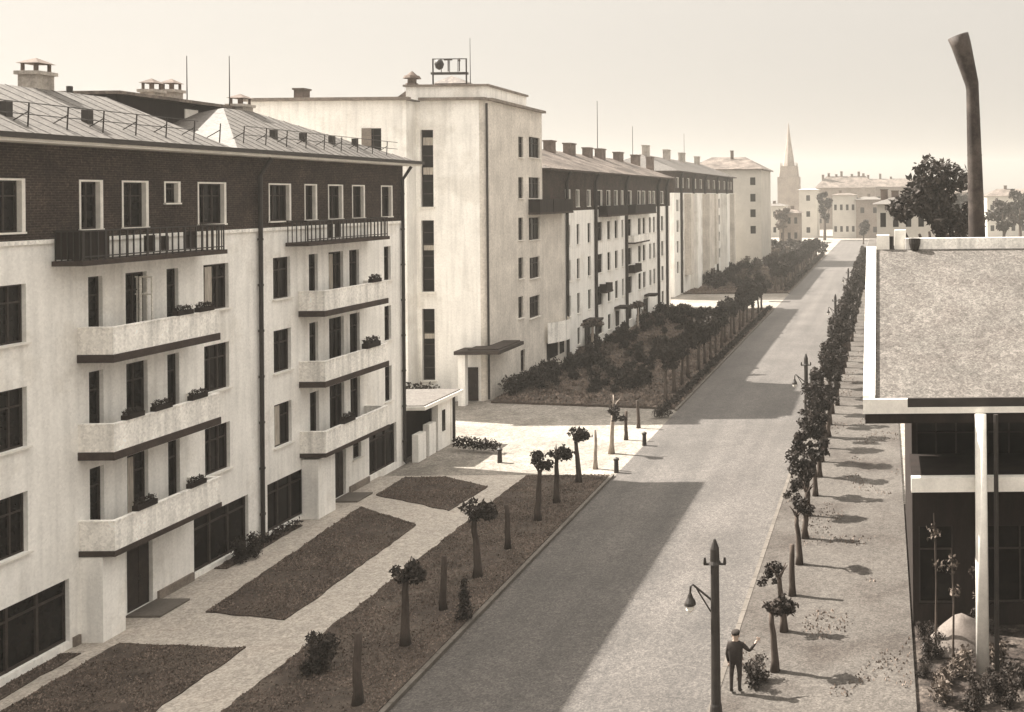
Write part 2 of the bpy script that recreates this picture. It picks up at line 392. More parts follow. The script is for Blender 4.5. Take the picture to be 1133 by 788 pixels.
for w in wb:
    zs = SILL[3] if len(w) == 2 else 14.25
    window(B1, w[1] - w[0], HEAD[3] - zs, (XF - .03, (w[0] + w[1]) / 2, zs), STREET, 'brick')
for a, b, c, d in small: window(B1, b - a, d - c, (XF, (a + b) / 2, c), STREET, 'plain')
def shop_window(root, X, a, b, c, d):
    m_ = MB(); m_.box(X - .24, X - .2, a, b, c, d); so = m_.build('shop_window', M['glass'], root)
    f_ = MB(); n = max(2, round((b - a) / 1.0))
    for i in range(n + 1):
        y = a + (b - a) * i / n; f_.box(X - .198, X - .13, max(a + .002, y - .045), min(b - .002, y + .045), c + .002, d - .002)
    for i in range(n):
        y0, y1 = a + (b - a) * i / n + .047, a + (b - a) * (i + 1) / n - .047
        f_.box(X - .196, X - .14, y0, y1, d - .5, d - .43); f_.box(X - .196, X - .14, y0, y1, c + .002, c + .09)
    f_.build('shop_frame', M['shop'], so)
    return so
for sft in shops: shop_window(B1, XF, *sft)
def door_part(root, X, a, b, c, d):
    m_ = MB(); m_.box(X - .2, X - .14, a, b, c, d)
    for i in range(2):
        for z0, z1 in ((c + .15, c + .9), (c + 1.05, d - .2)):
            yy = a + .1 + i * (b - a) / 2; m_.box(X - .139, X - .12, yy, yy + (b - a) / 2 - .2, z0, z1)
    dd = m_.build('door', M['door'], root)
    h_ = MB(); h_.tube([(X - .12, (a + b) / 2 + .08, c + .95), (X - .05, (a + b) / 2 + .08, c + .95), (X - .05, (a + b) / 2 + .08, c + 1.15)], .018, 6)
    h_.build('handle', M['iron'], dd); return dd
door_part(B1, XF, 34.0, 35.2, .14, 2.5); door_part(B1, XF, 46.75, 47.85, .14, 2.5)
for a, b in [(33.9, 35.35), (46.6, 48.0)]:
    st_ = MB(); st_.box(XF + .02, XF + 1.2, a, b, .112, .18); st_.build('door_step', M['kerb'], B1)

XB = -24.85
def solid_balcony(root, a, b, z0, z1, first=False):
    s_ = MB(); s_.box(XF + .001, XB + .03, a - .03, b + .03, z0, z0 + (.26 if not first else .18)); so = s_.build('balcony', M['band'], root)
    p_ = MB(); zb = z0 + (.262 if not first else .182)
    p_.box(XF + .002, XB, a, a + .12, zb, z1); p_.box(XF + .002, XB, b - .12, b, zb, z1); p_.box(XB - .12, XB, a + .12, b - .12, zb, z1)
    p_.build('parapet', M['dirtywhite'], so)
    c_ = MB(); c_.box(XF + .004, XB + .02, a - .02, a + .14, z1 + .001, z1 + .05); c_.box(XF + .004, XB + .02, b - .14, b + .02, z1 + .001, z1 + .05)
    c_.box(XB - .14, XB + .02, a + .14, b - .14, z1 + .001, z1 + .05); c_.build('coping', M['dirtywhite'], so)
for a, b in [(32.0, 37.1), (44.1, 49.7)]:
    solid_balcony(B1, a, b, 2.88, 3.98, True)
    for z0, z1 in [(5.98, 7.1), (9.12, 10.22)]: solid_balcony(B1, a, b, z0, z1)
XT = -25.0
for (a, b, pan) in [(31.0, 37.7, True), (43.1, 50.1, False)]:
    s_ = MB(); s_.box(XF + .07, XT + .06, a - .05, b + .05, 12.3, 12.46); so = s_.build('balcony', M['band'], B1)
    q = MB(); top = 13.42
    q.box(XF + .08, XT, a, a + .05, top - .05, top); q.box(XF + .08, XT, b - .05, b, top - .05, top); q.box(XT - .05, XT, a + .05, b - .05, top - .05, top)
    q.box(XT - .04, XT - .01, a + .05, b - .05, 12.56, 12.6)
    n = 22
    for i in range(n + 1):
        y = a + .02 + (b - a - .07) * i / n; wd = .1 if i % 3 == 0 else .035
        q.box(XT - .045, XT - .012, y, y + wd * .6 + .02, 12.461, top - .05)
    for i in range(5):
        x = XF + .12 + i * .19
        for yy in (a + .005, b - .045): q.box(x, x + .03, yy, yy + .03, 12.461, top - .05)
    q.build('railing', M['iron'], so)
    if pan:
        w_ = MB(); w_.box(XF + .1, XT - .06, a + .06, a + .09, 12.5, top - .06); w_.box(XT - .075, XT - .055, a + .1, a + 1.15, 12.5, top - .06); w_.build('screen_board', M['brown_and_shade'], so)
    cl = MB()
    for (u, w2, zz) in ([(2.7, .5, .55), (3.5, .35, .5), (4.6, .6, .6)] if pan else [(1.7, .45, .6), (2.3, .5, .65)]):
        cl = MB(); cl.box(XT - .1, XT - .08, a + u, a + u + w2, 12.6, 12.6 + zz); cl.build('hanging_cloth', M['brown_and_shade'], so)

# drain pipes
def drainpipe(root, X, Y, ztop, zoff=None):
    m_ = MB(); pts = [(X + .6, Y, ztop), (X + .13, Y, ztop - .7), (X + .12, Y, .25), (X + .26, Y, .12)] if zoff else [(X + .12, Y, ztop), (X + .12, Y, .2)]
    m_.tube(pts, .085, 8)
    z = ztop - 1.5
    while z > .5: m_.tube([(X + .12, Y, z), (X + .12, Y, z + .09)], .11, 8); z -= 1.9
    return m_.build('drainpipe', M['iron'], root)
drainpipe(B1, XF, 41.25, 16.05, 1); drainpipe(B1, XF, 53.45, 16.05, 1); drainpipe(B1, XF, 24.0, 16.05, 1)

# roof: two hips meeting in a valley, eaves, snow rails, attic block, chimneys, masts
XE = -25.25
def hip(mb, ya, yb, xe, xr, xb, ze, zr, ra, rb):
    A = (xe, ya, ze); B = (xe, yb, ze); C = (xb, yb, ze); D = (xb, ya, ze); r0 = (xr, ra, zr); r1 = (xr, rb, zr)
    mb.quad(A, B, r1, r0); mb.tri(B, C, r1); mb.quad(C, D, r0, r1); mb.tri(D, A, r0)
def seams(mb, ya, yb, xe, xr, ze, zr, ra, rb, step=.62):
    y = ya + .3
    while y < yb - .2:
        t = 1.0
        if y < ra: t = (y - ya) / max(.01, ra - ya)
        if y > rb: t = (yb - y) / max(.01, yb - rb)
        x1 = xe + (xr - xe) * t; z1 = ze + (zr - ze) * t
        if t > .06: mb.add([(xe, y - .015, ze + .004), (xe, y + .015, ze + .004), (x1, y + .015, z1 + .004), (x1, y - .015, z1 + .004), (xe, y, ze + .025), (x1, y, z1 + .025)], [(0, 4, 5, 3), (4, 1, 2, 5)])
        y += step
ya_, za_ = F(120, 108, -29.6)
rf = MB(); ze = 16.28
hip(rf, Y0 - .5, 38.9, XE, -29.6, -35.6, ze, za_, Y0 + 4, 37.9); seams(rf, Y0, 38.9, XE, -29.6, ze, za_, Y0 + 4, 37.9)
yb_, zb_ = F(266, 122, -29.6)
hip(rf, 38.9, Y1 + .6, XE, -29.6, -35.6, ze, zb_, 44.6, 46.6); seams(rf, 38.9, Y1 + .6, XE, -29.6, ze, zb_, 44.6, 46.6)
ro = rf.build('roof', M['metalroof'], B1, fix=False)
ev = MB(); ev.box(XE - 10.2, XE, Y0 - .5, Y1 + .6, 16.101, 16.272); ev.build('eaves', M['trim'], B1)
gt = MB(); gt.box(XE + .002, XE + .13, Y0 - .5, Y1 + .6, 16.2, 16.36); gt.build('gutter', M['iron'], B1)
sr = MB()
y = 20.0
while y < 53:
    x0 = XE - .7; z0 = ze + .3
    sr.tube([(x0, y, z0 - .05), (x0 + .05, y, z0 + .75)], .022, 5); sr.tube([(x0 + .05, y, z0 + .5), (x0 - .5, y + .02, z0 + .2)], .018, 5); y += 1.45
for zz in (.4, .75): sr.tube([(XE - .66, 20, ze + .3 + zz), (XE - .66, 37.6, ze + .3 + zz)], .016, 5); sr.tube([(XE - .66, 40.4, ze + .3 + zz), (XE - .66, 53, ze + .3 + zz)], .016, 5)
sr.build('roof_railing', M['iron'], B1)
at = MB(); at.box(-34.5, -30.3, 39.3, 46.2, 16.3, 18.55); ao = at.build('attic_block', M['brown_and_shade'], B1)
a2 = MB(); a2.box(-34.8, -30.0, 39.1, 46.6, 18.552, 18.68); a2.build('attic_roof', M['darkroof'], ao)
a3 = MB(); a3.box(-30.298, -30.25, 43.1, 43.9, 16.9, 18.3); a3.build('attic_door', M['trim'], ao)
def chimney(root, x, y, z0, z1, w=.9, d=.6, m='chimney', cap=True):
    c = MB(); c.box(x - d / 2, x + d / 2, y - w / 2, y + w / 2, z0, z1); c.box(x - d / 2 - .08, x + d / 2 + .08, y - w / 2 - .08, y + w / 2 + .08, z1 + .001, z1 + .13)
    co = c.build('chimney', M[m], root)
    if cap:
        k = MB(); zt = z1 + .132
        for sx in (-1, 1):
            for sy in (-1, 1): k.box(x + sx * d * .35 - .04, x + sx * d * .35 + .04, y + sy * w * .38 - .04, y + sy * w * .38 + .04, zt, zt + .28)
        k.add([(x - d * .58, y - w * .55, zt + .28), (x + d * .58, y - w * .55, zt + .28), (x + d * .58, y + w * .55, zt + .28), (x - d * .58, y + w * .55, zt + .28), (x, y, zt + .5)], [(0, 1, 2, 3), (0, 1, 4), (1, 2, 4), (2, 3, 4), (3, 0, 4)])
        k.build('chimney_cap', M['chimneydark'], co)
    return co
y, z = F(32, 92, -30); chimney(B1, -30, y + .3, 17.4, z + .3, .7, .7)
y, z = F(263, 122, -30); chimney(B1, -30, y + .2, 17.5, z + .15, .75, .7)
y, z = F(77, 103, -29.8); m_ = MB(); m_.tube([(-29.8, y, z - .7), (-29.8, y, z + .25)], .1, 8); m_.build('vent_pipe', M['iron'], B1)
for px, py in [(168, 104), (190, 104)]:
    y, z = F(px, py, -32); chimney(B1, -32, y, 18.5, z + .05, .6, .6, 'chimney')
for px, py0, py1, X in [(207, 112, 62, -31), (254, 106, 62, -30.2)]:
    y, z = F(px, py0, X); _, z1 = F(px, py1, X)
    m_ = MB(); m_.tube([(X, y, z - 1), (X, y, z1)], [.03, .015], 5); m_.build('mast', M['iron'], B1)
dm = MB()
for yy in (30.3, 33.4, 43.6, 45.8, 48.2, 50.3):
    xx = XE - 1.5; zz = ze + (za_ - ze) * 1.5 / 4.35
    dm = MB(); dm.box(xx - .1, xx + .12, yy - .12, yy + .12, zz - .1, zz + .42); dm.build('roof_vent', M['iron'], B1)

# ------------------------------------------------------------------ kiosk beyond the end of the building
K1 = thing('kiosk', 'low flat-roofed annex with white piers standing at the end of the long white apartment building', 'annex', (-25.6, 56, 0))
k = MB(); ZK = 2.85
k.box(-29, -25.35, 58.0, 58.3, 0, ZK); k.box(-29, -28.7, Y1 + .03, 58.0, 0, ZK)
for y0_, y1_, zt in [(54.0, 54.9, 1.5), (55.3, 56.1, 1.75), (56.4, 57.99, ZK)]: k.box(-25.75, -25.4, y0_, y1_, 0, zt)
k.build('wall', M['white'], K1)
k = MB(); k.box(-26.6, -26.5, Y1 + .05, 57.9, 0, ZK - .02); k.build('back_partition', M['brown_and_shade'], K1)
k = MB(); k.box(-29.2, -24.95, Y1 + .05, 58.7, ZK + .001, ZK + .2); k.build('roof', M['trim'], K1)
k = MB(); k.box(-29.1, -25.05, Y1 + .1, 58.6, ZK + .2, ZK + .26); k.build('roof_deck', M['metalroof'], K1)
k = MB(); k.box(-25.398, -25.36, 56.9, 57.25, 1.0, 2.2); k.build('window', M['glass'], K1)
chimney(K1, -27.6, 54.8, ZK + .26, ZK + 1.0, .5, .5, 'chimneydark', False)
k = MB(); k.tube([(-25.28, 58.22, .1), (-25.28, 58.22, ZK)], .07, 7); k.build('drainpipe', M['iron'], K1)

# ------------------------------------------------------------------ tower building
T = thing('tower_building', 'tall white block with slit windows and a rooftop frame beyond the cross street', 'building', (-30, 76, 0))
XS = -28.0; YF = 70.2; YL = 68.75; YE = 81.5; ZT = 21.25
t = MB()
slits = [(-32.7, -31.8, 13.75, 19.2), (-32.7, -31.8, 7.75, 12.8), (-32.7, -31.8, 1.5, 6.55)]
panel(t, (0, YF, 0), (1, 0, 0), (0, -1, 0), -33.0, XS - .55, 0, ZT, slits, .3)
lx0, lz1 = P(402, 142, YL); lx1, lz0 = P(422, 168, YL)
panel(t, (0, YL, 0), (1, 0, 0), (0, -1, 0), -44, -33.0, 0, ZT - .1, [(lx0, lx1, lz0, lz1)], .22)
t.quad((-33.0, YL, 0), (-33.0, YF, 0), (-33.0, YF, ZT - .1), (-33.0, YL, ZT - .1))
t.quad((-44, YL, 0), (-44, YE, 0), (-44, YE, ZT - .1), (-44, YL, ZT - .1))
t.quad((-44, YE, 0), (XS, YE, 0), (XS, YE, ZT), (-44, YE, ZT))
t.box(-43.9, -33.02, YL + .4, YE - .1, ZT - .5, ZT - .2)
t.build('wall', M['white'], T)
t2 = MB()                                    # rounded corner and street side
for i in range(6):
    a0, a1 = math.pi / 2 * i / 6, math.pi / 2 * (i + 1) / 6
    p0 = (XS - .55 + .55 * math.sin(a0), YF + .55 - .55 * math.cos(a0)); p1 = (XS - .55 + .55 * math.sin(a1), YF + .55 - .55 * math.cos(a1))
    t2.quad((*p0, 0), (*p1, 0), (*p1, ZT), (*p0, ZT))
ops = []; tw = []
for (pa, pb, xa, xb) in [(151, 174, 585, 597), (196, 219.5, 585, 597), (241, 266, 585, 597), (285.5, 309, 586, 597), (329, 353, 586, 597)]:
    ya, z1 = F(xa, pa, XS); yb, _ = F(xb, pa, XS); _, z0 = F(xa, pb, XS); tw.append((ya, yb, z0, z1))
    ya, z1 = F(573.5, pa, XS); yb, _ = F(579, pa, XS); _, z0 = F(573.5, pb, XS); tw.append((ya, yb, z0, z1))
ya, _ = F(576, 380, XS); yb, _ = F(581, 380, XS); tw.append((ya, yb, .9, 2.6))
panel(t2, (XS, 0, 0), (0, 1, 0), (1, 0, 0), YF + .55, YE, 0, ZT, tw, .22)
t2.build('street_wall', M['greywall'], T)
for a, b, z0, z1 in tw: window(T, b - a, z1 - z0, (XS, (a + b) / 2, z0), STREET, 'plain')
for a, b, z0, z1 in slits:
    w_ = MB(); w_.box(a, b, YF + .26, YF + .3, z0, z1); wo = w_.build('slit_window', M['glass'], T)
    f_ = MB(); f_.box(a + .003, a + .07, YF + .2, YF + .258, z0 + .003, z1 - .003); f_.box(b - .07, b - .003, YF + .2, YF + .258, z0 + .003, z1 - .003)
    n = 6
    for i in range(n + 1):
        z = z0 + .003 + (z1 - z0 - .07) * i / n; f_.box(a + .072, b - .072, YF + .2, YF + .256, z, z + .06)
    f_.build('window_frame', M['frame'], wo)
    for (u, hh) in ((.42, .5), (.8, .55)) if z1 > 15 else ((.58, .35),):
        c_ = MB(); c_.box(a + .1, b - .1, YF + .18, YF + .196, z0 + (z1 - z0) * u, z0 + (z1 - z0) * u + hh); c_.build('blind', M['curtain'], wo)
    s_ = MB(); s_.box(a - .1, b + .1, YF - .12, YF + .18, z0 - .12, z0 - .004); s_.build('window_sill', M['trim'], wo)
window(T, lx1 - lx0, lz1 - lz0, ((lx0 + lx1) / 2, YL, lz0), 0, 'plain')
sh = MB(); sh.box(lx0 - .1, (lx0 + lx1) / 2 - .05, YL - .06, YL - .01, lz0, lz1); sh.build('shutter', M['plinth'], T)
cn = MB()
cn.box(-44.3, -32.7, YL - .3, YL + .1, ZT - .098, ZT + .12); cn.box(-32.698, XS + .0, YF - .3, YF + .25, ZT + .002, ZT + .2); cn.box(XS - .25, XS + .3, YF + .252, YE + .2, ZT + .002, ZT + .2)
cn.build('cornice', M['plinth'], T)
rr = MB(); rr.box(-43.9, -32.72, YL + .11, YE, ZT - .09, ZT); rr.box(-32.72, XS - .26, YF + .26, YE, ZT + .0, ZT + .1); rr.build('roof', M['metalroof'], T)
ax0, az1 = P(449, 98, 71.2); ax1, _ = P(539, 98, 71.2)
at = MB(); at.box(ax0, ax1, 71.2, 79, ZT + .11, 22.35); ao = at.build('roof_storey', M['white'], T)
ac = MB(); ac.box(ax0 - .15, ax1 + .15, 71.05, 79.1, 22.352, 22.5); ac.build('roof_storey_cornice', M['plinth'], ao)
rm = MB(); rm.add([(ax0 - 1.3, 71.5, ZT + .02), (ax0 - .01, 71.5, ZT + .02), (ax0 - .01, 71.5, 22.2), (ax0 - 1.3, 78, ZT + .02), (ax0 - .01, 78, ZT + .02), (ax0 - .01, 78, 22.2)], [(0, 1, 2), (3, 4, 5), (0, 2, 5, 3)]); rm.build('lean_to_roof', M['darkroof'], T)
bx, _ = P(456, 95, 72.5); vb = MB()
for (z0, z1, r0, r1) in [(22.5, 22.75, .5, .42), (22.75, 23.1, .3, .3), (23.1, 23.3, .62, .5), (23.3, 23.62, .4, .06)]: vb.tube([(bx, 72.5, z0), (bx, 72.5, z1)], [r0, r1], 10)
vb.build('roof_ventilator', M['chimneydark'], T)
hx, _ = P(334, 100, 72); hc = chimney(T, hx, 72, ZT, ZT + 1.0, .8, .7, 'chimneydark', False)
sx0, sz1 = P(479, 65, 72.6); sx1, sz0 = P(516, 80, 72.6)
sg = MB(); yy = 72.6
for x in (sx0, sx1): sg.box(x - .04, x + .04, yy - .04, yy + .04, 22.5, sz1)
sg.box(sx0 + .04, sx1 - .04, yy - .04, yy + .04, sz1 - .06, sz1); sg.box(sx0 - .1, sx1 + .1, yy - .16, yy + .16, sz0 - .16, sz0)
for i in range(3):
    x = sx0 + (sx1 - sx0) * (i + 1) / 4; sg.box(x - .02, x + .02, yy - .02, yy + .02, sz0, sz1 - .06)
so = sg.build('rooftop_frame', M['iron'], T)
x, z = P(486, 71, 72.5); lt = MB()
lt.tube([(x, 72.5, z - .42), (x, 72.5, z - .3), (x, 72.5, z), (x, 72.5, z + .28), (x, 72.5, z + .36)], [.05, .24, .33, .22, .05], 12); lt.build('round_tank', M['iron'], so, smooth=True)
lt = MB(); lt.box(x + .34, x + .95, 72.47, 72.53, z + .26, z + .34); lt.box(x + .62, x + .69, 72.475, 72.525, z - .55, z + .26); lt.build('cross_rod', M['pipe'], so)
lt = MB(); lt.box(x + 1.44, x + 1.5, 72.475, 72.525, z - .55, z + .2); lt.tube([(x + 1.47, 72.5, z + .2), (x + 1.47, 72.5, z + .42)], [.1, .03], 6); lt.build('lamp_rod', M['pipe'], so)
m_ = MB(); xm, zm = P(520, 42, 73); m_.tube([(xm, 73, 22.5), (xm, 73, zm)], [.035, .015], 5); m_.build('mast', M['iron'], T)
mr = MB(); x0, _ = P(487, 90, 74.5); mr.box(x0, x0 + 2.4, 73.6, 76, 22.51, 22.85); mr.add([(x0 - .1, 73.5, 22.852), (x0 + 2.5, 73.5, 22.852), (x0 + 2.5, 76, 22.852), (x0 - .1, 76, 22.852), (x0 + 1.0, 74.2, 23.5)], [(0, 1, 4), (1, 2, 4), (2, 3, 4), (3, 0, 4)]); mr.build('roof_lantern', M['darkroof'], T)
# entrance with a canopy at the corner, balcony on brackets, bow parapet over the shop
e_ = MB(); e_.box(-29.7, -26.6, 68.4, 73.2, 3.55, 3.8); e_.box(-28.9, -26.8, 68.8, 73.0, 3.801, 3.9); eo = e_.build('canopy', M['shop'], T)
e_ = MB(); e_.box(-29.5, -29.0, 68.6, 69.05, 0, 3.55); e_.build('canopy_pier', M['white'], eo)
e_ = MB(); e_.box(-29.6, -28.75, YF - .08, YF - .003, .05, 2.4); do = e_.build('door', M['door'], T)
e_ = MB(); e_.tube([(-28.9, YF - .1, 1.0), (-28.9, YF - .1, 1.2)], .03, 6); e_.build('handle', M['iron'], do)
dp = MB(); dp.tube([(XS - .05, YF + .12, .1), (XS - .05, YF + .12, ZT - .2)], .08, 7); dp.build('drainpipe', M['iron'], T)

# ------------------------------------------------------------------ generic street block for the two far rows
def street_block(label, XS, Ya, Yb, zf, pipes, columns, rows, zbrick, zeave, zridge, chims, detail, loc, bays=(), grey_to=None, depth=11):
    B = thing('apartment_building', label, 'building', loc)
    w = MB(); b = MB(); ops = []; opb = []
    for (y, wd, kinds) in columns:
        for i, (z0, z1) in enumerate(rows):
            if str(i) not in kinds: continue
            (opb if z0 > zbrick else ops).append((y - wd / 2, y + wd / 2, z0, z1))
    if grey_to:
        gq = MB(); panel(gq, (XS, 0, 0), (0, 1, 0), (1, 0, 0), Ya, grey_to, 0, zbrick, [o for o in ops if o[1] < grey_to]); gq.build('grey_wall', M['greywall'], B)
    panel(w, (XS, 0, 0), (0, 1, 0), (1, 0, 0), grey_to or Ya, Yb, 0, zbrick, [o for o in ops if o[0] > (grey_to or -1)])
    for yy in (Ya, Yb): w.quad((XS, yy, 0), (XS - depth, yy, 0), (XS - depth, yy, zbrick), (XS, yy, zbrick))
    w.quad((XS - depth, Ya, 0), (XS - depth, Yb, 0), (XS - depth, Yb, zbrick), (XS - depth, Ya, zbrick))
    w.build('wall', M['white'], B)
    panel(b, (XS - .03, 0, 0), (0, 1, 0), (1, 0, 0), Ya, Yb, zbrick, zeave, opb)
    for yy in (Ya, Yb): b.quad((XS, yy, zbrick), (XS - depth, yy, zbrick), (XS - depth, yy, zeave), (XS, yy, zeave))
    b.build('brick_storey', M['brick'], B)
    for (a, c, z0, z1) in ops: window(B, c - a, z1 - z0, (XS, (a + c) / 2, z0), STREET, 'plain', detail)
    for (a, c, z0, z1) in opb: window(B, c - a, z1 - z0, (XS - .03, (a + c) / 2, z0), STREET, 'brick', detail)
    for (y, r) in pipes:
        d = MB(); d.tube([(XS + .5, y, zeave), (XS + .18, y, zeave - .8), (XS + .15, y, .15)], r, 7); d.build('drainpipe', M['iron'], B)
    r = MB(); xe = XS + .7; xr = XS - depth / 2; hip(r, Ya - .02, Yb + .4, xe, xr, XS - depth - .5, zeave + .17, zridge, Ya + 3, Yb - 4); seams(r, Ya, Yb + .3, xe, xr, zeave + .17, zridge, Ya + 3, Yb - 4, 1.1)
    r.build('roof', M['darkroof'] if detail else M['metalroof'], B, fix=False)
    e = MB(); e.box(XS - depth - .5, xe, Ya, Yb + .4, zeave + .001, zeave + .165); e.build('eaves', M['band'], B)
    for (y, h, wd) in chims: chimney(B, xr + .6, y, zridge - 1.2, zridge + h, wd, .8, 'chimneydark' if detail else 'chimney', False)
    for (a, c, z0, z1, dpt, mm) in bays:
        q = MB(); q.box(XS + .003, XS + dpt, a, c, z0, z1); q.build('bay', M[mm], B)
    return B
rowsA = [(.9, 2.45), (3.75, 5.6), (6.9, 8.75), (10.05, 11.9), (13.5, 15.0)]
def ycol(px): return F(px, 280, -28.0)[0]
colA = [(ycol(628.8), 1.2, '1234'), (ycol(639.8), .8, '01234'), (ycol(652), .9, '01234'),
        (ycol(663.8), 1.7, '01234'), (ycol(673.8), 1.1, '01234'), (ycol(682), 1.1, '01234'), (ycol(689), .7, '1234'),
        (ycol(696.8), 1.7, '01234'), (ycol(707.8), 1.3, '01234'), (ycol(712.8), 1.2, '01234'), (ycol(719.6), 1.0, '1234'), (ycol(724), 1.0, '1234'), (ycol(733), 1.2, '01234')]
B2 = street_block('second white apartment block beyond the tower with dark roof, many chimneys and four dark drainpipes', -28.0, 81.53, 130.0, 0,
    [(ycol(626), .14), (ycol(658), .16), (ycol(692), .17), (ycol(727.5), .18), (ycol(737), .18)], colA, rowsA, 13.15, 16.6, 19.1,
    [(F(px, 158, -32.9)[0], hh, ww) for px, hh, ww in ((608, .75, 1.3), (630, .8, 1.7), (650, .65, 1.3), (664, .75, 1.7), (684, .7, 1.9), (703, .7, 2.0), (719, .75, 1.4))], True, (-28, 105, 0), grey_to=ycol(626) - .2)
def dark_balcony(root, X, a, b, z0, z1, m1='band', m2='brown_and_shade', dpt=.9):
    s_ = MB(); s_.box(X + .002, X + dpt + .04, a - .04, b + .04, z0, z0 + .16); so = s_.build('balcony', M[m1], root)
    p_ = MB(); p_.box(X + .003, X + dpt, a, a + .06, z0 + .161, z1); p_.box(X + .003, X + dpt, b - .06, b, z0 + .161, z1); p_.box(X + dpt - .06, X + dpt, a + .06, b - .06, z0 + .161, z1)
    p_.build('parapet', M[m2], so)
dark_balcony(T, XS, 78.3, 81.4, 13.0, 14.2); dark_balcony(B2, -28.0, 81.6, 86.6, 13.0, 14.2)
for a, b in [(662.5, 686), (695, 718)]: dark_balcony(B2, -28.0, ycol(a), ycol(b), 12.4, 13.5)
for a, b, z in [(695, 703, 6.0), (663, 670, 4.9), (695, 712, 9.2)]: dark_balcony(B2, -28.0, ycol(a), ycol(b), z, z + .9, 'band', 'dirtywhite' if z > 9 else 'brown_and_shade', .7)
bw = MB()
for i in range(8):
    t0, t1 = i / 8, (i + 1) / 8
    def bp(t): return (-28 + .25 + .9 * math.sin(math.pi * t), 81.8 + 5.0 * t)
    p0, p1 = bp(t0), bp(t1)
    bw.quad((*p0, 2.45), (*p1, 2.45), (*p1, 4.0), (*p0, 4.0))
bw.prism([bp(i / 8) for i in range(9)], 2.3, 2.449); bw.build('bow_parapet', M['dirtywhite'], B2)
sw = MB(); sw.box(-27.997, -27.95, 82.2, 84.9, .9, 2.3); sw.box(-27.997, -27.95, 85.5, 86.6, .9, 2.3); sw.build('shop_window', M['glass'], B2)
for px in (650, 684, 716):
    y = ycol(px); d_ = MB(); d_.box(-27.997, -27.93, y - 1.1, y - .1, .05, 2.4); dd = d_.build('door', M['door'], B2)
    c_ = MB(); c_.box(-27.998, -26.7, y - 1.7, y + .6, 2.75, 2.95); c_.build('door_canopy', M['brown_and_shade'], dd)
# third row
rowsC = [(3.2, 4.9), (6.2, 7.9), (9.2, 10.9), (12.2, 13.9), (15.6, 17.1)]
colC = [(y, 1.5, '01234') for y in (144.5, 148, 152.5, 158, 163, 170, 175.5, 181, 187, 191, 195)]
B3 = street_block('third apartment block farther along the street with tall grey bays under a dark brick storey', -30.0, 142.0, 198.0, 0,
    [(146.5, .2), (156, .2), (166, .2), (178, .2), (189, .2)], colC, rowsC, 14.9, 17.9, 20.6,
    [(146, 1.2, 1.6), (160, 1.2, 2.0), (172, 1.2, 2.0), (186, 1.1, 1.6)], False, (-30, 170, 0),
    bays=[(149.3, 151.6, 2.6, 14.8, 1.0, 'greywall'), (153.6, 156.8, .1, 14.8, 1.2, 'white'), (164.2, 168.6, .1, 14.8, 1.2, 'greywall'), (172, 174.2, 2.6, 14.8, 1.0, 'greywall'), (182.5, 185.5, .1, 14.8, 1.2, 'white'), (192.3, 193.8, .1, 14.8, 1.0, 'greywall')])
for px, p0, p1, X, B in [(661, 150, 112, -33.5, B2), (700, 165, 140, -33.5, B2), (757, 170, 148, -35.5, B3)]:
    y, z = F(px, p0, X); _, z1 = F(px, p1, X); m_ = MB(); m_.tube([(X, y, z - 2), (X, y, z1)], [.05, .03], 5); m_.build('mast', M['iron'], B)
# roof block between the two rows
W4 = thing('apartment_building', 'far block showing a white end wall with one column of four windows', 'building', (-28, 208, 0))
x1, zt = P(842, 188, 205); x0 = x1 - 15
w = MB(); wx, _ = P(833, 220, 205); o4 = [(wx - .55, wx + .55, z, z + 1.6) for z in (6.6, 10.0, 13.2, 16.6)]
panel(w, (0, 205, 0), (1, 0, 0), (0, -1, 0), x0, x1, 0, zt, o4)
w.quad((x1, 205, 0), (x1, 222, 0), (x1, 222, zt), (x1, 205, zt)); w.quad((x0, 205, 0), (x0, 222, 0), (x0, 222, zt), (x0, 205, zt)); w.quad((x0, 222, 0), (x1, 222, 0), (x1, 222, zt), (x0, 222, zt))
w.build('wall', M['farwall'], W4)
for a, b, c, d in o4: window(W4, b - a, d - c, ((a + b) / 2, 205, c), 0, 'plain', False)
r = MB(); zr = zt + 3.0; e = .6; y0_, y1_ = 205 - e, 222 + e; xa_, xb_ = x0 - e, x1 + e; ym_ = 213.5
r.add([(xa_, y0_, zt + .2), (xb_, y0_, zt + .2), (xb_, y1_, zt + .2), (xa_, y1_, zt + .2), (xa_ + 4, ym_, zr), (xb_ - 5, ym_, zr)], [(0, 1, 5, 4), (1, 2, 5), (2, 3, 4, 5), (3, 0, 4)])
r.box(xa_, xb_, y0_, y1_, zt + .002, zt + .198); r.build('roof', M['darkroof'], W4)
chimney(W4, x1 - 7, 212, zt + 2, zt + 4.2, .6, .6, 'chimneydark', False)

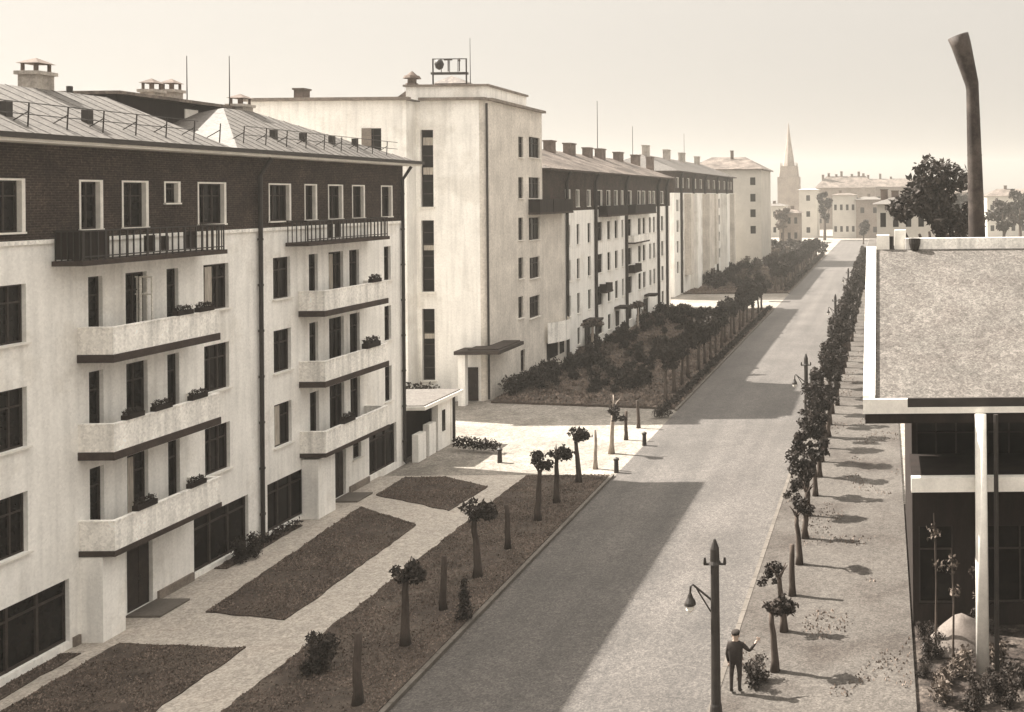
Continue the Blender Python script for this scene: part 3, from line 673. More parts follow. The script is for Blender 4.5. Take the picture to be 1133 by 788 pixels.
# ------------------------------------------------------------------ distant houses and church
def far_house(label, px0, px1, pytop, Y, depth, rise, mw, mr, nwin, rows_, loc_group=None, name='house', hipped=True, chim=()):
    xa, zt = P(px0, pytop, Y); xb, _ = P(px1, pytop, Y)
    H = thing(name, label, 'house', ((xa + xb) / 2, Y + depth / 2, 0))
    w = MB(); ops = []
    for i in range(nwin):
        cx = xa + (xb - xa) * (i + .5) / nwin; ww = min(1.3, (xb - xa) / nwin * .45)
        for j in range(rows_):
            z = zt * (j + .3) / rows_; ops.append((cx - ww / 2, cx + ww / 2, z, z + min(1.9, zt / rows_ * .55)))
    panel(w, (0, Y, 0), (1, 0, 0), (0, -1, 0), xa, xb, 0, zt, ops)
    for x in (xa, xb): w.quad((x, Y, 0), (x, Y + depth, 0), (x, Y + depth, zt), (x, Y, zt))
    w.quad((xa, Y + depth, 0), (xb, Y + depth, 0), (xb, Y + depth, zt), (xa, Y + depth, zt)); w.build('wall', M[mw], H)
    for a, b, c, d in ops: window(H, b - a, d - c, ((a + b) / 2, Y, c), 0, 'plain', False)
    r = MB(); e = .6; i_ = min(4, (xb - xa) * .3)
    r.add([(xa - e, Y - e, zt), (xb + e, Y - e, zt), (xb + e, Y + depth + e, zt), (xa - e, Y + depth + e, zt), (xa + i_, Y + depth / 2, zt + rise), (xb - i_, Y + depth / 2, zt + rise)],
          [(0, 1, 5, 4), (1, 2, 5), (2, 3, 4, 5), (3, 0, 4), (0, 1, 2, 3)]); r.build('roof', M[mr], H)
    for (u, h) in chim: chimney(H, xa + (xb - xa) * u, Y + depth / 2, zt + rise * .5, zt + rise + h, 1, 1, 'chimneydark', False)
    return H
far_house('small bright white house far down the street left of a dark tree', 884, 904, 210, 340, 12, .5, 'farwall', 'farwall', 1, 3)
far_house('far pale house with white pilasters closing the end of the street', 921, 947, 216, 332, 14, .7, 'farwall', 'darkroof', 4, 2, chim=[(.3, .8)])
far_house('dark-walled house beside the pale house at the end of the street', 947, 975, 221, 330, 14, 1.0, 'fardark', 'metalroof', 2, 2, chim=[(.5, .8)])
far_house('long low house with a brown roof on the far skyline', 903, 968, 208, 420, 16, 5.0, 'fardark', 'darkroof', 8, 2, chim=[(.1, .6), (.2, 1.2), (.33, .7), (.42, 2.0), (.6, .8), (.72, 1.8), (.8, 1.0)])
far_house('long house with a dark ridge on the far skyline behind the big dark tree', 950, 1030, 207, 450, 16, 3.8, 'fardark', 'darkroof', 9, 2, chim=[(.06, .9), (.13, 1.6), (.3, 2.2), (.45, .8), (.7, 1)])
far_house('pale two-storey house past the veranda house, in front of the big tree', 970, 1040, 226, 132, 14, 1.0, 'farwall', 'metalroof', 5, 3, chim=[(.12, .9), (.3, .7)])
far_house('far white house between the church spire and the white end wall', 846, 868, 228, 345, 12, .8, 'farwall', 'metalroof', 3, 2, chim=[(.4, .8)])
far_house('grey house roof below the church spire', 862, 884, 236, 300, 10, 1.2, 'fardark', 'darkroof', 3, 2, chim=[(.6, .8)])
far_house('low far house with a dark roof at the right end of the skyline', 1034, 1086, 213, 430, 14, 3.0, 'fardark', 'darkroof', 6, 2, chim=[(.2, 1.0), (.7, 1.2)])
far_house('pale far house at the extreme right of the skyline past the stove pipe', 1092, 1150, 217, 330, 14, 2.4, 'farwall', 'darkroof', 5, 2, chim=[(.4, 1.0)])
CH = thing('church', 'faint church with a tall pointed spire on the horizon', 'church', (P(873, 200, 430)[0], 430, 0))
cx = P(873, 200, 430)[0]; zs = lambda py: P(873, py, 430)[1]
c = MB(); c.box(cx - 4.6, cx + 4.6, 426, 435, 0, zs(196)); c.box(cx - 3.2, cx + 3.2, 427, 433, zs(196), zs(184)); co = c.build('tower', M['spire'], CH)
for k_ in range(4):
    c = MB(); a = math.pi / 4 + k_ * math.pi / 2
    c.tube([(cx + 3.9 * math.cos(a) * 1.2, 430.5 + 3.9 * math.sin(a), zs(196)), (cx + 3.9 * math.cos(a) * 1.2, 430.5 + 3.9 * math.sin(a), zs(180))], [.9, .1], 6)
    c.build('pinnacle', M['spire'], CH)
c = MB(); c.tube([(cx, 430, zs(184)), (cx, 430, zs(164)), (cx, 430, zs(160)), (cx, 430, zs(136))], [2.7, 1.5, 1.2, .08], 8); c.build('spire', M['spire'], CH)
c = MB(); c.box(cx - 4, cx + 4, 435.01, 462, 0, 14); c.add([(cx - 4.4, 435, 14), (cx + 4.4, 435, 14), (cx, 435, 20), (cx - 4.4, 462, 14), (cx + 4.4, 462, 14), (cx, 462, 20)], [(0, 1, 2), (3, 4, 5), (0, 2, 5, 3), (1, 2, 5, 4)]); c.build('nave', M['farwall'], CH)

yd = MB(); yd.quad((.8, 5, .004), (16, 5, .004), (16, 46, .004), (.8, 46, .004)); struct('yard_ground', yd, M['yard'])
# ------------------------------------------------------------------ house with veranda on the right
VH = thing('house', 'house with a big pale sloping roof, white eaves and a dark glazed veranda', 'house', (6, 36, 0))
YV = 30.0; ZV = 8.15; YRG = 38.0
XL = -.62; _, ZRG = P(1000, 276, YRG)
r = MB(); r.add([(XL, YV, ZV), (14, YV, ZV), (14, YRG, ZRG), (XL, YRG, ZRG), (XL, YV, ZV - .18), (14, YV, ZV - .18), (14, YRG, ZRG - .18), (XL, YRG, ZRG - .18)],
    [(0, 1, 2, 3), (4, 7, 6, 5), (0, 3, 7, 4), (1, 5, 6, 2), (0, 4, 5, 1), (2, 6, 7, 3)])
r.add([(XL, YRG + .5, ZRG), (14, YRG + .5, ZRG), (14, YRG + 7, ZV + .6), (XL, YRG + 7, ZV + .6)], [(0, 1, 2, 3)])
ro = r.build('roof', M['housewhite'], VH)
sl = (ZRG - ZV) / (YRG - YV)
v = MB(); v.add([(XL - .06, YV - .02, ZV + .004), (XL + .3, YV - .02, ZV + .004), (XL + .3, YRG, ZRG + .004), (XL - .06, YRG, ZRG + .004), (XL - .06, YV - .02, ZV + .12), (XL + .3, YV - .02, ZV + .12), (XL + .3, YRG, ZRG + .12), (XL - .06, YRG, ZRG + .12)],
    [(4, 5, 6, 7), (0, 3, 7, 4), (1, 5, 6, 2), (0, 4, 5, 1), (2, 6, 7, 3)]); v.build('verge_coping', M['dirtywhite'], ro)
v = MB(); v.box(.8, 14, YRG + .002, YRG + .35, ZRG - .1, ZRG + .42); v.build('ridge_parapet', M['dirtywhite'], ro)
v = MB(); x0, _ = P(1004, 435, YV); v.box(XL - .06, x0, YV - .14, YV - .004, ZV - .42, ZV + .02); v.box(x0, 14, YV - .14, YV - .004, ZV - .42, ZV - .24); v.build('fascia', M['trim'], ro)
v = MB(); v.box(x0 + .002, 14, YV - .1, YV - .004, ZV - .238, ZV + .03); v.build('gutter', M['iron'], ro)
v = MB(); v.box(XL, 14, YV - .1, YV + 3.2, ZV - .72, ZV - .424); v.build('soffit_beam', M['brown_and_shade'], VH)
vx0, vz0 = P(973, 273, YRG + .2); vx1, vz1 = P(984, 260, YRG + .2)
q = MB(); q.box(vx0 - .1, vx1, YRG + .002, YRG + .5, ZRG - .1, vz1); x2, _ = P(990, 265, YRG); x3, z3 = P(1003, 252, YRG); q.box(x2, x3 - .02, YRG + .36, YRG + .8, ZRG - .1, z3 - .1); q.build('ridge_pier', M['trim'], ro)
q = MB(); x4, _ = P(1006, 265, YRG - .1); x5, _ = P(1018, 265, YRG - .1); q.tube([((x4 + x5) / 2, YRG - .02, ZRG - .05), ((x4 + x5) / 2, YRG - .02, ZRG + .22), ((x4 + x5) / 2, YRG - .02, ZRG + .42)], [.14, .22, .23], 12); q.build('ridge_ventilator', M['iron'], ro)
q = MB(); q.tube([(vx1 + .07, YRG + .1, ZRG - .05), (vx1 + .07, YRG + .1, ZRG + .5)], .09, 8); q.build('ridge_ventilator', M['iron'], ro)
# walls
XW = .85; YW = 33.0
w = MB(); w.quad((XW, YW, 0), (XW, 45, 0), (XW, 45, 8.6), (XW, YW, 8.6)); w.quad((XW, 45, 0), (14, 45, 0), (14, 45, 9), (XW, 45, 9)); w.quad((14, YW, 0), (14, 45, 0), (14, 45, 9), (14, YW, 9))
w.add([(XW, YW, 8.6), (XW, 45, 8.6), (XW, YRG + .3, ZRG - .3)], [(0, 1, 2)])
wz = [4.95, 7.1]; opv = [(XW + .15, 3.0, 4.95, 7.0), (3.35, 5.6, 4.95, 7.0), (XW + .2, 2.2, .7, 3.3), (2.9, 5.2, .7, 3.3)]
panel(w, (0, YW, 0), (1, 0, 0), (0, -1, 0), XW, 14, 0, 7.72, opv, .2); w.build('wall', M['brown_and_shade'], VH)  # shade under the veranda is painted into the near-black wall colour
for a, b, c, d in opv: window(VH, b - a, d - c, ((a + b) / 2, YW, c), 0, 'veranda')
_, zb1 = P(1040, 529, YV); _, zb0 = P(1040, 545, YV)
bal = MB(); bal.box(XW - .1, 14, YV + .02, YV + .3, zb0, zb1); bo = bal.build('veranda_beam', M['trim'], VH)
bal = MB(); bal.box(XW - .08, 14, YV + .3, YW - .003, zb0 + .02, zb1 - .04); bal.build('veranda_floor', M['brown_and_shade'], bo)
px0, _ = P(1080, 600, YV - .2); px1, _ = P(1092, 600, YV - .2)
pc = MB(); pc.tube([((px0 + px1) / 2, YV - .25, 0), ((px0 + px1) / 2, YV - .25, ZV - .43)], [.2, .17], 12); pc.build('veranda_post', M['trim'], VH, smooth=True)
pc = MB(); pc.tube([((px0 + px1) / 2 + .42, YV - .3, 0), ((px0 + px1) / 2 + .45, YV - .3, ZV - .43)], .07, 8); pc.build('drainpipe', M['iron'], VH)
pc = MB(); pc.box((px0 + px1) / 2 + 3.5, (px0 + px1) / 2 + 3.85, YV - .4, YV - .1, 0, ZV - .43); pc.build('veranda_post', M['trim'], VH)
# tall tapering stack with a bent cowl behind the ridge
x0, z0 = P(1081, 262, YRG + 1.2); x1, z1 = P(1076, 100, YRG + 1.2); x2, z2 = P(1070, 82, YRG + 1.2); x3, z3 = P(1060, 40, YRG + 1.2); YS = YRG + 1.2
s = MB(); s.tube([(x0, YS, z0 - 1.2), (x0, YS, z0), (x1, YS, z1), (x1 - .02, YS, z1 + .25), (x3 + .12, YS, z3 - .35), (x3, YS, z3)], [.34, .335, .25, .27, .4, .43], 16)
so = s.build('stove_pipe', M['pipe'], VH, smooth=True)
s = MB()
for u in (.25, .55, .8):
    s = MB(); zz = z0 + (z1 - z0) * u; xx = x0 + (x1 - x0) * u; s.tube([(xx, YS, zz), (xx, YS, zz + .07)], .35 - .1 * u, 12); s.build('pipe_collar', M['pipe'], so)

# ------------------------------------------------------------------ trees
def trunk_mesh(h, r0, r1, lean, seed, mk='bark', stubs=3):
    rg = random.Random(seed); t = MB(); pts = []; rr = []
    for i in range(6):
        u = i / 5; pts.append((lean[0] * u * u + rg.uniform(-.03, .03) * (i > 0), lean[1] * u * u + rg.uniform(-.03, .03) * (i > 0), h * u)); rr.append((r0 + (r1 - r0) * u ** .8) * (1.18 if i == 0 else 1))
    t.tube(pts, rr, 9)
    tip = Vector(pts[-1])
    for i in range(stubs):
        a = rg.random() * 6.28; d = Vector((math.cos(a), math.sin(a), rg.uniform(.5, 1.4))) * h * rg.uniform(.1, .16)
        t.tube([tip - Vector((0, 0, h * .06)), tip + d * .6, tip + d * 1.2], [r1 * .6, r1 * .4, r1 * .2], 6)
    return t.mesh('trunk', M[mk], smooth=True)
def crown_mesh(lobes, n, size, seed, mk='leaf', flat=.85):
    rg = random.Random(seed); c = MB(); tot = sum(l[3] ** 2 for l in lobes)
    for (x, y, z, r) in lobes: leaves(c, (x, y, z), r, int(n * r * r / tot), size, rg, flat)
    return c.mesh('crown', M[mk], fix=False)
# pollards: short thick trunks with small tufts
POL_T = [trunk_mesh(2.1, .155, .085, l, s, 'bark', 5) for s, l in enumerate([(0, 0), (-.12, .05), (.1, -.05), (-.2, 0)])]
BARE = [trunk_mesh(2.0, .14, .095, l, s + 80, 'bark', 0) for s, l in enumerate([(0, 0), (-.08, 0), (.06, .03), (-.03, .05)])]
def ragged(seed, n, cx, cz, sx, sz, k, r0, r1, size=.085, mk='leaf'):
    rg = random.Random(seed); lobes = []
    for _ in range(k):
        a = rg.random() * 6.28; q = rg.random() ** .5
        lobes.append((cx + math.cos(a) * sx * q, math.sin(a) * sx * .7 * q, cz + rg.uniform(-1, 1) * sz, rg.uniform(r0, r1)))
    return crown_mesh(lobes, n, size, seed, mk, rg.uniform(.7, 1.1))
POL_C = [ragged(15, 700, .2, 2.3, .5, .22, 12, .16, .32), ragged(12, 760, 0, 2.45, .5, .3, 10, .2, .38),
         ragged(13, 620, -.05, 2.5, .6, .3, 7, .15, .33), ragged(14, 440, -.5, 2.2, .4, .4, 7, .12, .28)]
ROW_T = [trunk_mesh(1.9, .15, .09, l, s + 20) for s, l in enumerate([(0, 0), (-.1, .04), (.08, 0)])]
ROW_C = [ragged(31, 1150, -.35, 2.6, .75, .6, 13, .22, .5, .12), ragged(32, 1100, -.4, 2.7, .7, .7, 12, .22, .52, .12), ragged(33, 1100, -.3, 2.5, .85, .55, 14, .2, .46, .12)]
PALE_T = trunk_mesh(2.6, .17, .1, (.05, 0), 50, 'bark_pale')
def tree(x, y, tm, cm, label, group=None, sc=1.0, rz=0.0, z=.13, name='street_tree', szc=None):
    o = thing(name, label, 'tree', (x, y, z), group)
    t = bpy.data.objects.new('trunk', tm); COL.objects.link(t); t.parent = o
    if cm:
        c = bpy.data.objects.new('crown', cm); COL.objects.link(c); c.parent = o
    o.scale = (sc, sc, szc or sc); o.rotation_euler = (0, 0, rz); return o
GL = 'pollard trees along the left lawn strip'
LX = -15.33
left_row = [
  (-14.9, 27.9, 0, None, 'bare tree trunk nearest the camera on the lawn, beside the round shrub', 1.0),
  (LX, 31.6, 0, 0, 'thick pollard tree with a small tuft leaning right, nearest crowned tree of the lawn strip', 1.02),
  (LX, 34.3, 2, None, 'bare dark pollard trunk on the lawn beside the conical bush', .92),
  (LX, 37.2, 1, 1, 'pollard tree with a dark compact crown over the sand path beside the white building', 1.05),
  (LX, 40.2, 3, None, 'bare pollard trunk in the left lawn strip just behind the compact dark crown', .9),
  (LX, 43.7, 2, 2, 'pollard tree with three separate leafy tufts near the end of the left lawn strip', 1.05),
  (LX, 46.2, 0, 0, 'pollard tree with an arrow-shaped tuft at the lawn edge by the cross street', 1.0),
  (LX, 49.5, 1, 1, 'pollard tree with a round ball crown, last of the lawn before the cross street', 1.0)]
for i, (x, y, ti, ci, lab, sc) in enumerate(left_row):
    tree(x, y, POL_T[ti] if ci is not None else BARE[ti], POL_C[ci] if ci is not None else None, lab, GL, sc, rz=[.2, 0, 1, .3, 2, .1, .4, .9][i])
PT = [trunk_mesh(2.3, .14, .07, (0, 0), 60, 'bark_pale', 0), trunk_mesh(2.6, .16, .07, (-.2, 0), 61, 'bark_pale', 3)]
tree(LX, 52.4, PT[0], None, 'pale bare tree trunk standing in the sunlit cross street next to the ball-crowned tree', GL, .9, z=0)
tree(LX, 55.5, PT[1], POL_C[3], 'pale-trunked tree with a thin one-sided tuft in the middle of the cross street', GL, 1.05, rz=2.6, z=0)
tree(LX, 58.6, BARE[0], None, 'slender dark bare trunk in the cross street beyond the pale-trunked tree', GL, .85, z=0)
tree(LX, 61.6, BARE[1], None, 'bare dark trunk farthest along the cross street, before the far garden', GL, .85, z=0)
GR = 'street trees along the right-hand verge'
lab_r = ['pollard tree with a dark tuft beside the person, nearest tree of the right verge', 'second tree of the right verge, its round tuft hanging over the kerb',
         'third tree of the right verge, a thick trunk almost without leaves', 'fourth tree of the right verge with a thin spreading tuft towards the road',
         'fifth tree of the right verge, thick trunk just before the crowns close up']
yr = [29.7, 32.4, 35.3, 38.3, 41.2]
cr = [0, 3, None, 2, 3]
for i in range(5):
    tree(-3.38, yr[i], (POL_T if cr[i] is not None else BARE)[[1, 3, 0, 1, 2][i]], POL_C[cr[i]] if cr[i] is not None else None, lab_r[i], GR, [.85, .85, .9, .9, .92][i], rz=[.3, 0, .5, .1, -.2][i], z=.115)
y = 44.2; i = 0
while y < 205:
    sc = .88 if y < 52 else (1.0 if y < 70 else 1.1)
    lab = None
    if y < 48: lab = 'bushy dark tree that opens the closed row of crowns along the right verge'
    elif y < 60: lab = 'bushy tree of the right verge next to the second lamp post'
    else: lab = 'bushy tree in the dense dark row along the right verge beyond the second lamp post'
    if i == 1: lab = 'second bushy crown of the closed row on the right verge, before the lamp post'
    tree(-3.38 + rnd.uniform(-.15, .15), y + rnd.uniform(-.2, .2), ROW_T[i % 3], ROW_C[(i * 2 + i // 3) % 3], lab, GR, sc * rnd.uniform(.9, 1.12), rnd.uniform(-.7, .7), .115)
    y += 2.9 if y < 120 else 3.3; i += 1
y = 68.8; i = 0
GF = 'trees along the far garden'
while y < 125:
    tree(LX + rnd.uniform(-.15, .15), y, ROW_T[i % 3], ROW_C[(i * 2 + 1) % 3], 'leafy tree in the dark row along the garden of the second white block', GF, rnd.uniform(.85, 1.12), rnd.random() * 6.28, .15, szc=rnd.uniform(1.05, 1.3))
    y += 3.0; i += 1
y = 147; i = 0
while y < 236:
    tree(LX - .6 + rnd.uniform(-.3, .3), y, ROW_T[i % 3], ROW_C[(i * 2 + 1) % 3], 'leafy tree in the far row along the garden of the third block', 'trees along the third block', rnd.uniform(1.0, 1.3), rnd.random() * 6.28, .15)
    y += 3.4; i += 1
x, y = -26.2, 89.0
PC = crown_mesh([(0, 0, 2.9, .75), (.6, 0, 2.8, .55), (-.6, .2, 2.75, .5)], 620, .13, 71, 'leaf2', .6)
tree(-26.3, 89.3, PALE_T, PC, 'pale-trunked young tree with a flat crown before the bow parapet of the second block', None, 1.0, 0, .15, 'young_tree')
tree(-26.0, 104.5, PALE_T, PC, 'young tree with a pale trunk before the middle drainpipes of the second block', None, 1.0, 1.2, .15, 'young_tree')
# large far trees
def big_tree(name, label, x, y, h, spread, seed, n=2600, size=.35, mk='leaf', lobes=13):
    rg = random.Random(seed); o = thing(name, label, 'tree', (x, y, 0))
    t = MB(); t.tube([(x, y, 0), (x + .1, y, h * .3), (x, y, h * .6)], [h * .03, h * .022, h * .012], 9)
    for k_ in range(6):
        a = k_ * 1.05 + rg.random(); t.tube([(x, y, h * .28 + k_ * h * .04), (x + math.cos(a) * spread * .6, y + math.sin(a) * spread * .6, h * .62)], [h * .014, h * .005], 6)
    t.build('trunk', M['bark'], o)
    c = MB()
    for k_ in range(lobes):
        a = rg.random() * 6.28; rr_ = spread * rg.uniform(.1, .75); zz = h * rg.uniform(.4, .86)
        rr_ *= 1.05 - .6 * abs(zz / h - .58) * 2
        leaves(c, (x + math.cos(a) * rr_, y + math.sin(a) * rr_, zz), spread * rg.uniform(.28, .46), n // lobes, size, rg, .85)
    c.build('crown', M[mk], o, fix=False); return o
big_tree('broadleaf_tree', 'big dark tree with a broad crown behind the veranda house and the stove pipe', 3.9, 72, 18.6, 4.1, 5, 11000, .24, 'leaf', 24)
xx, zz = P(912, 206, 318); big_tree('broadleaf_tree', 'dark tree between the small white house and the pale house at the street end', xx, 318, zz, 3.0, 8, 1600, .6)
xx, zz = P(866, 226, 300); big_tree('broadleaf_tree', 'grey hazy tree below the church spire', xx, 300, zz, 3.5, 9, 1200, .6, 'leaf2')
xx, zz = P(955, 238, 290); big_tree('broadleaf_tree', 'dark low tree before the dark-walled house at the street end', xx, 290, zz, 2.6, 10, 1200, .5)
for i, (px, py, Y) in enumerate([(826, 258, 250), (842, 263, 262), (858, 266, 255), (874, 268, 268), (890, 270, 262), (903, 272, 258)]):
    xx, zz = P(px, py, Y); big_tree('shrub_tree', 'low dark tree in the clump across the far end of the gardens', xx, Y, max(zz, 2.5), 3.4, 20 + i, 900, .45)['group'] = 'clump of low trees at the far end of the gardens'

for i, (px, py, Y) in enumerate([(1062, 204, 260), (1110, 208, 230), (1128, 200, 250)]):
    xx, zz = P(px, py, Y); big_tree('broadleaf_tree', ['far dark tree just right of the big tree behind the stove pipe', 'far round tree at the right edge of the skyline', 'taller far tree at the very right edge of the skyline'][i], xx, Y, zz, 4.6, 60 + i, 1500, .5)
# ------------------------------------------------------------------ hedges, shrubs
def hedge(label, pts, w, h, n, size, mk='leaf', z=.1):
    c = MB(); rg = random.Random(int(abs(pts[0][1]) * 10)); L = sum((Vector(pts[i + 1]) - Vector(pts[i])).length for i in range(len(pts) - 1))
    for i in range(len(pts) - 1):
        a, b = Vector(pts[i]), Vector(pts[i + 1]); d = (b - a); m = max(2, int(d.length / (w * .7)))
        for k_ in range(m):
            p = a + d * (k_ + .5) / m; leaves(c, (p.x + rg.uniform(-.1, .1), p.y, z + h * .5), max(w, h) * .55, int(n / m * d.length / L), size, rg, h / max(w, h), .2)
    cc = sum((Vector(p) for p in pts), Vector((0, 0))) / len(pts)
    return single('hedge', c, M[mk], label, 'hedge', (cc.x, cc.y, z), fix=False)
hedge('clipped hedge beside the low annex at the corner of the cross street', [(-24.6, 56.6), (-21.7, 55.7)], .6, .75, 900, .09)
hedge('dark hedge along the foot of the tower building left of its entrance', [(-34.5, 67.9), (-30.6, 67.9)], 1.2, 1.8, 1200, .14)
hedge('dark hedge along the tower building right of its entrance', [(-27.0, 70.6), (-26.3, 79.5)], 1.2, 1.6, 1800, .14)
hedge('long low hedge along the kerb of the garden before the second block', [(-14.45, 67.5), (-14.45, 125)], .5, .6, 5200, .12)
hedge('long low hedge along the kerb of the third garden', [(-14.5, 146.5), (-14.5, 236)], .8, 1.1, 3000, .2)
hedge('dark hedge crossing the end of the third garden', [(-31, 240), (-14.3, 240)], 1.6, 2.4, 1500, .3)
hedge('dark planting along the wall foot right of the near door of the white apartment building', [(-25.6, 39.0), (-25.6, 43.2)], .45, .5, 500, .08)
SH = []
for k_ in range(4):
    rg = random.Random(90 + k_); c = MB(); leaves(c, (0, 0, .45), .62, 260, .1, rg, .8, .1); leaves(c, (.35, .2, .35), .45, 130, .1, rg, .8, .1); leaves(c, (-.2, -.2, .75), .36, 100, .1, rg, .9, .1)
    SH.append(c.mesh('shrub', M['leaf' if k_ % 2 == 0 else 'leaf2'], fix=False))
rg = random.Random(77); c = MB()
for _ in range(9): leaves(c, (rg.uniform(-.5, .5), rg.uniform(-.4, .4), rg.uniform(.12, .75)), rg.uniform(.24, .4), 190, .055, rg, .9, .1)
SH.append(c.mesh('shrub', M['leaf'], fix=False))
def shrub(x, y, label, k_=0, sc=1.0, group=None, z=.13):
    o = bpy.data.objects.new('shrub', SH[k_]); COL.objects.link(o); o.location = (x, y, z); o.scale = (sc, sc, sc * rnd.uniform(.85, 1.2)); o.rotation_euler = (0, 0, rnd.random() * 6.28)
    return tag(o, label, 'shrub', group)
x, y = G(347, 748); shrub(x, y, 'round leafy shrub on the near lawn by the sand path', 4, 1.1)
shrub(-3.75, 28.9, 'low dark shrub beside the person at the foot of the nearest right-hand tree', 4, .8, z=.115)
x, y = G(262, 640); shrub(-25.2, 39.2, 'dark shrub against the wall below the shop windows of the white building', 4, 1.0)
x, y = G(735, 462); shrub(x, y, 'low flat shrub on the street corner between cross street and road', 2, 1.0, z=.02)
c = MB(); rg = random.Random(5)
for i in range(7): leaves(c, (0, 0, .15 + .19 * i), .36 * (1 - i / 8.5), 120 - i * 10, .07, rg, .8, .1)
x, y = G(532, 690); single('conical_bush', MB(), M['leaf'], 'x', 'bush', (0, 0, 0)) if False else None
cb = c.build('conical_bush', M['leaf'], fix=False); cb.location = (x - .55, y, .14); tag(cb, 'small pointed dark bush at the lawn edge near the kerb', 'bush')
for i in range(190):
    y = 70 + 54 * rnd.random(); x = -27.2 + 9.6 * rnd.random() ** 1.5
    if y < 70 + (-16 - x) * .35: continue
    shrub(x, y, 'leafy shrub in the overgrown garden before the second white block', rnd.choice([0, 0, 2, 2, 3]), rnd.uniform(.6, 1.35), 'shrubs filling the garden before the second block', .14)
for i in range(90):
    shrub(rnd.uniform(-29.2, -16.8), rnd.uniform(147, 236), 'dark shrub in the garden before the third block', rnd.choice([0, 2, 2, 3]), rnd.uniform(1.3, 2.4), 'shrubs filling the garden before the third block', .14)
for (x, y, sc, k_) in [(1.6, 29.0, .6, 1), (2.2, 29.6, .75, 3), (2.9, 28.9, .6, 0), (1.4, 30.6, .7, 2), (3.3, 30.2, .7, 1), (3.9, 29.0, .8, 0), (1.5, 28.0, .7, 3), (2.3, 27.6, .8, 0), (3.2, 27.8, .8, 2), (1.2, 31.8, .6, 2), (3.1, 31.9, .8, 0), (1.0, 29.6, .5, 0)]:
    shrub(x, y, 'straggly shrub in the yard below the veranda of the right-hand house', 4 if k_ % 2 == 0 else k_, sc, 'shrubs in the veranda yard', 0)
for i, (x, y, h) in enumerate([(1.5, 31.2, 4.3), (2.0, 30.6, 3.4), (2.75, 30.9, 3.0)]):
    q = MB(); q.tube([(x, y, 0), (x + .04, y, h * .5), (x - .02, y + .03, h)], [.04, .03, .012], 6)
    o = thing('sapling', ['tallest thin bare sapling in the yard below the veranda', 'thin sapling behind the sand heap in the veranda yard', 'shortest sapling beside the white veranda post'][i], 'sapling', (x, y, 0)); q.build('stem', M['bark'], o)
    c = MB(); rg = random.Random(i + 40); leaves(c, (x, y, h * .86), .3, 60, .06, rg, 1.4, .1); leaves(c, (x + .1, y, h * .62), .26, 40, .06, rg, 1.2, .1); c.build('crown', M['leaf2'], o, fix=False)
h_ = MB(); n = 18
vs = [(2.35, 31.6, 1.0)]; fs = []
for ring in (1, 2, 3, 4):
    for i in range(n):
        a = 2 * math.pi * i / n; rr_ = ring / 4 * (1.25 + .25 * noise.noise((math.cos(a), math.sin(a), ring))); vs.append((2.35 + rr_ * math.cos(a), 31.6 + rr_ * .8 * math.sin(a), max(0, 1.0 * (1 - (ring / 4) ** 1.4) + .08 * noise.noise((a, ring, 2)))))
for i in range(n): fs.append((0, 1 + i, 1 + (i + 1) % n))
for r_i in range(3):
    for i in range(n):
        a, b = 1 + r_i * n + i, 1 + r_i * n + (i + 1) % n; fs.append((a, a + n, b + n, b))
h_.add(vs, fs); single('sand_heap', h_, M['sand'], 'pale heap of sand in the yard under the veranda', 'heap', (2.35, 31.6, 0), smooth=True)
# balcony plants
pp = MB(); rg = random.Random(3); pp.box(-.4, .4, -.1, .1, 0, .16)
pot = pp.mesh('flower_box', M['brown_and_shade']); lp = MB()
for i in range(4): leaves(lp, (-.3 + .2 * i, 0, .24), .16, 45, .05, rg, .9, .1)
potl = lp.mesh('plants', M['leaf'], fix=False)
def flower_box(y, z, label, sc=1.0):
    o = tag(bpy.data.objects.new('flower_box', pot), label, 'flower box'); COL.objects.link(o); o.location = (XB - .06, y, z); o.rotation_euler = (0, 0, math.pi / 2); o.scale = (sc, sc, sc)
    c = bpy.data.objects.new('plants', potl); COL.objects.link(c); c.parent = o
flower_box(35.3, 10.271, 'flower box on the top white balcony nearest the camera, middle of its parapet')
flower_box(36.4, 10.271, 'flower box at the far end of the top white balcony nearest the camera')
flower_box(32.9, 7.151, 'flower box on the middle white balcony nearest the camera, near end of its parapet')
flower_box(34.2, 7.151, 'flower box on the middle white balcony nearest the camera, centre of its parapet')
flower_box(36.0, 7.151, 'flower box on the middle white balcony nearest the camera, far end of its parapet')
flower_box(33.4, 4.031, 'flower box on the lowest white balcony nearest the camera, near end', 1.1)
flower_box(35.9, 4.031, 'flower box on the lowest white balcony nearest the camera, far end')
flower_box(48.6, 10.271, 'flower box on the top white balcony by the far drainpipe', 1.1)
flower_box(48.2, 7.151, 'leafy flower box on the middle white balcony by the far drainpipe', 1.5)
flower_box(46.0, 4.031, 'flower box on the lowest white balcony by the far drainpipe', 1.2)

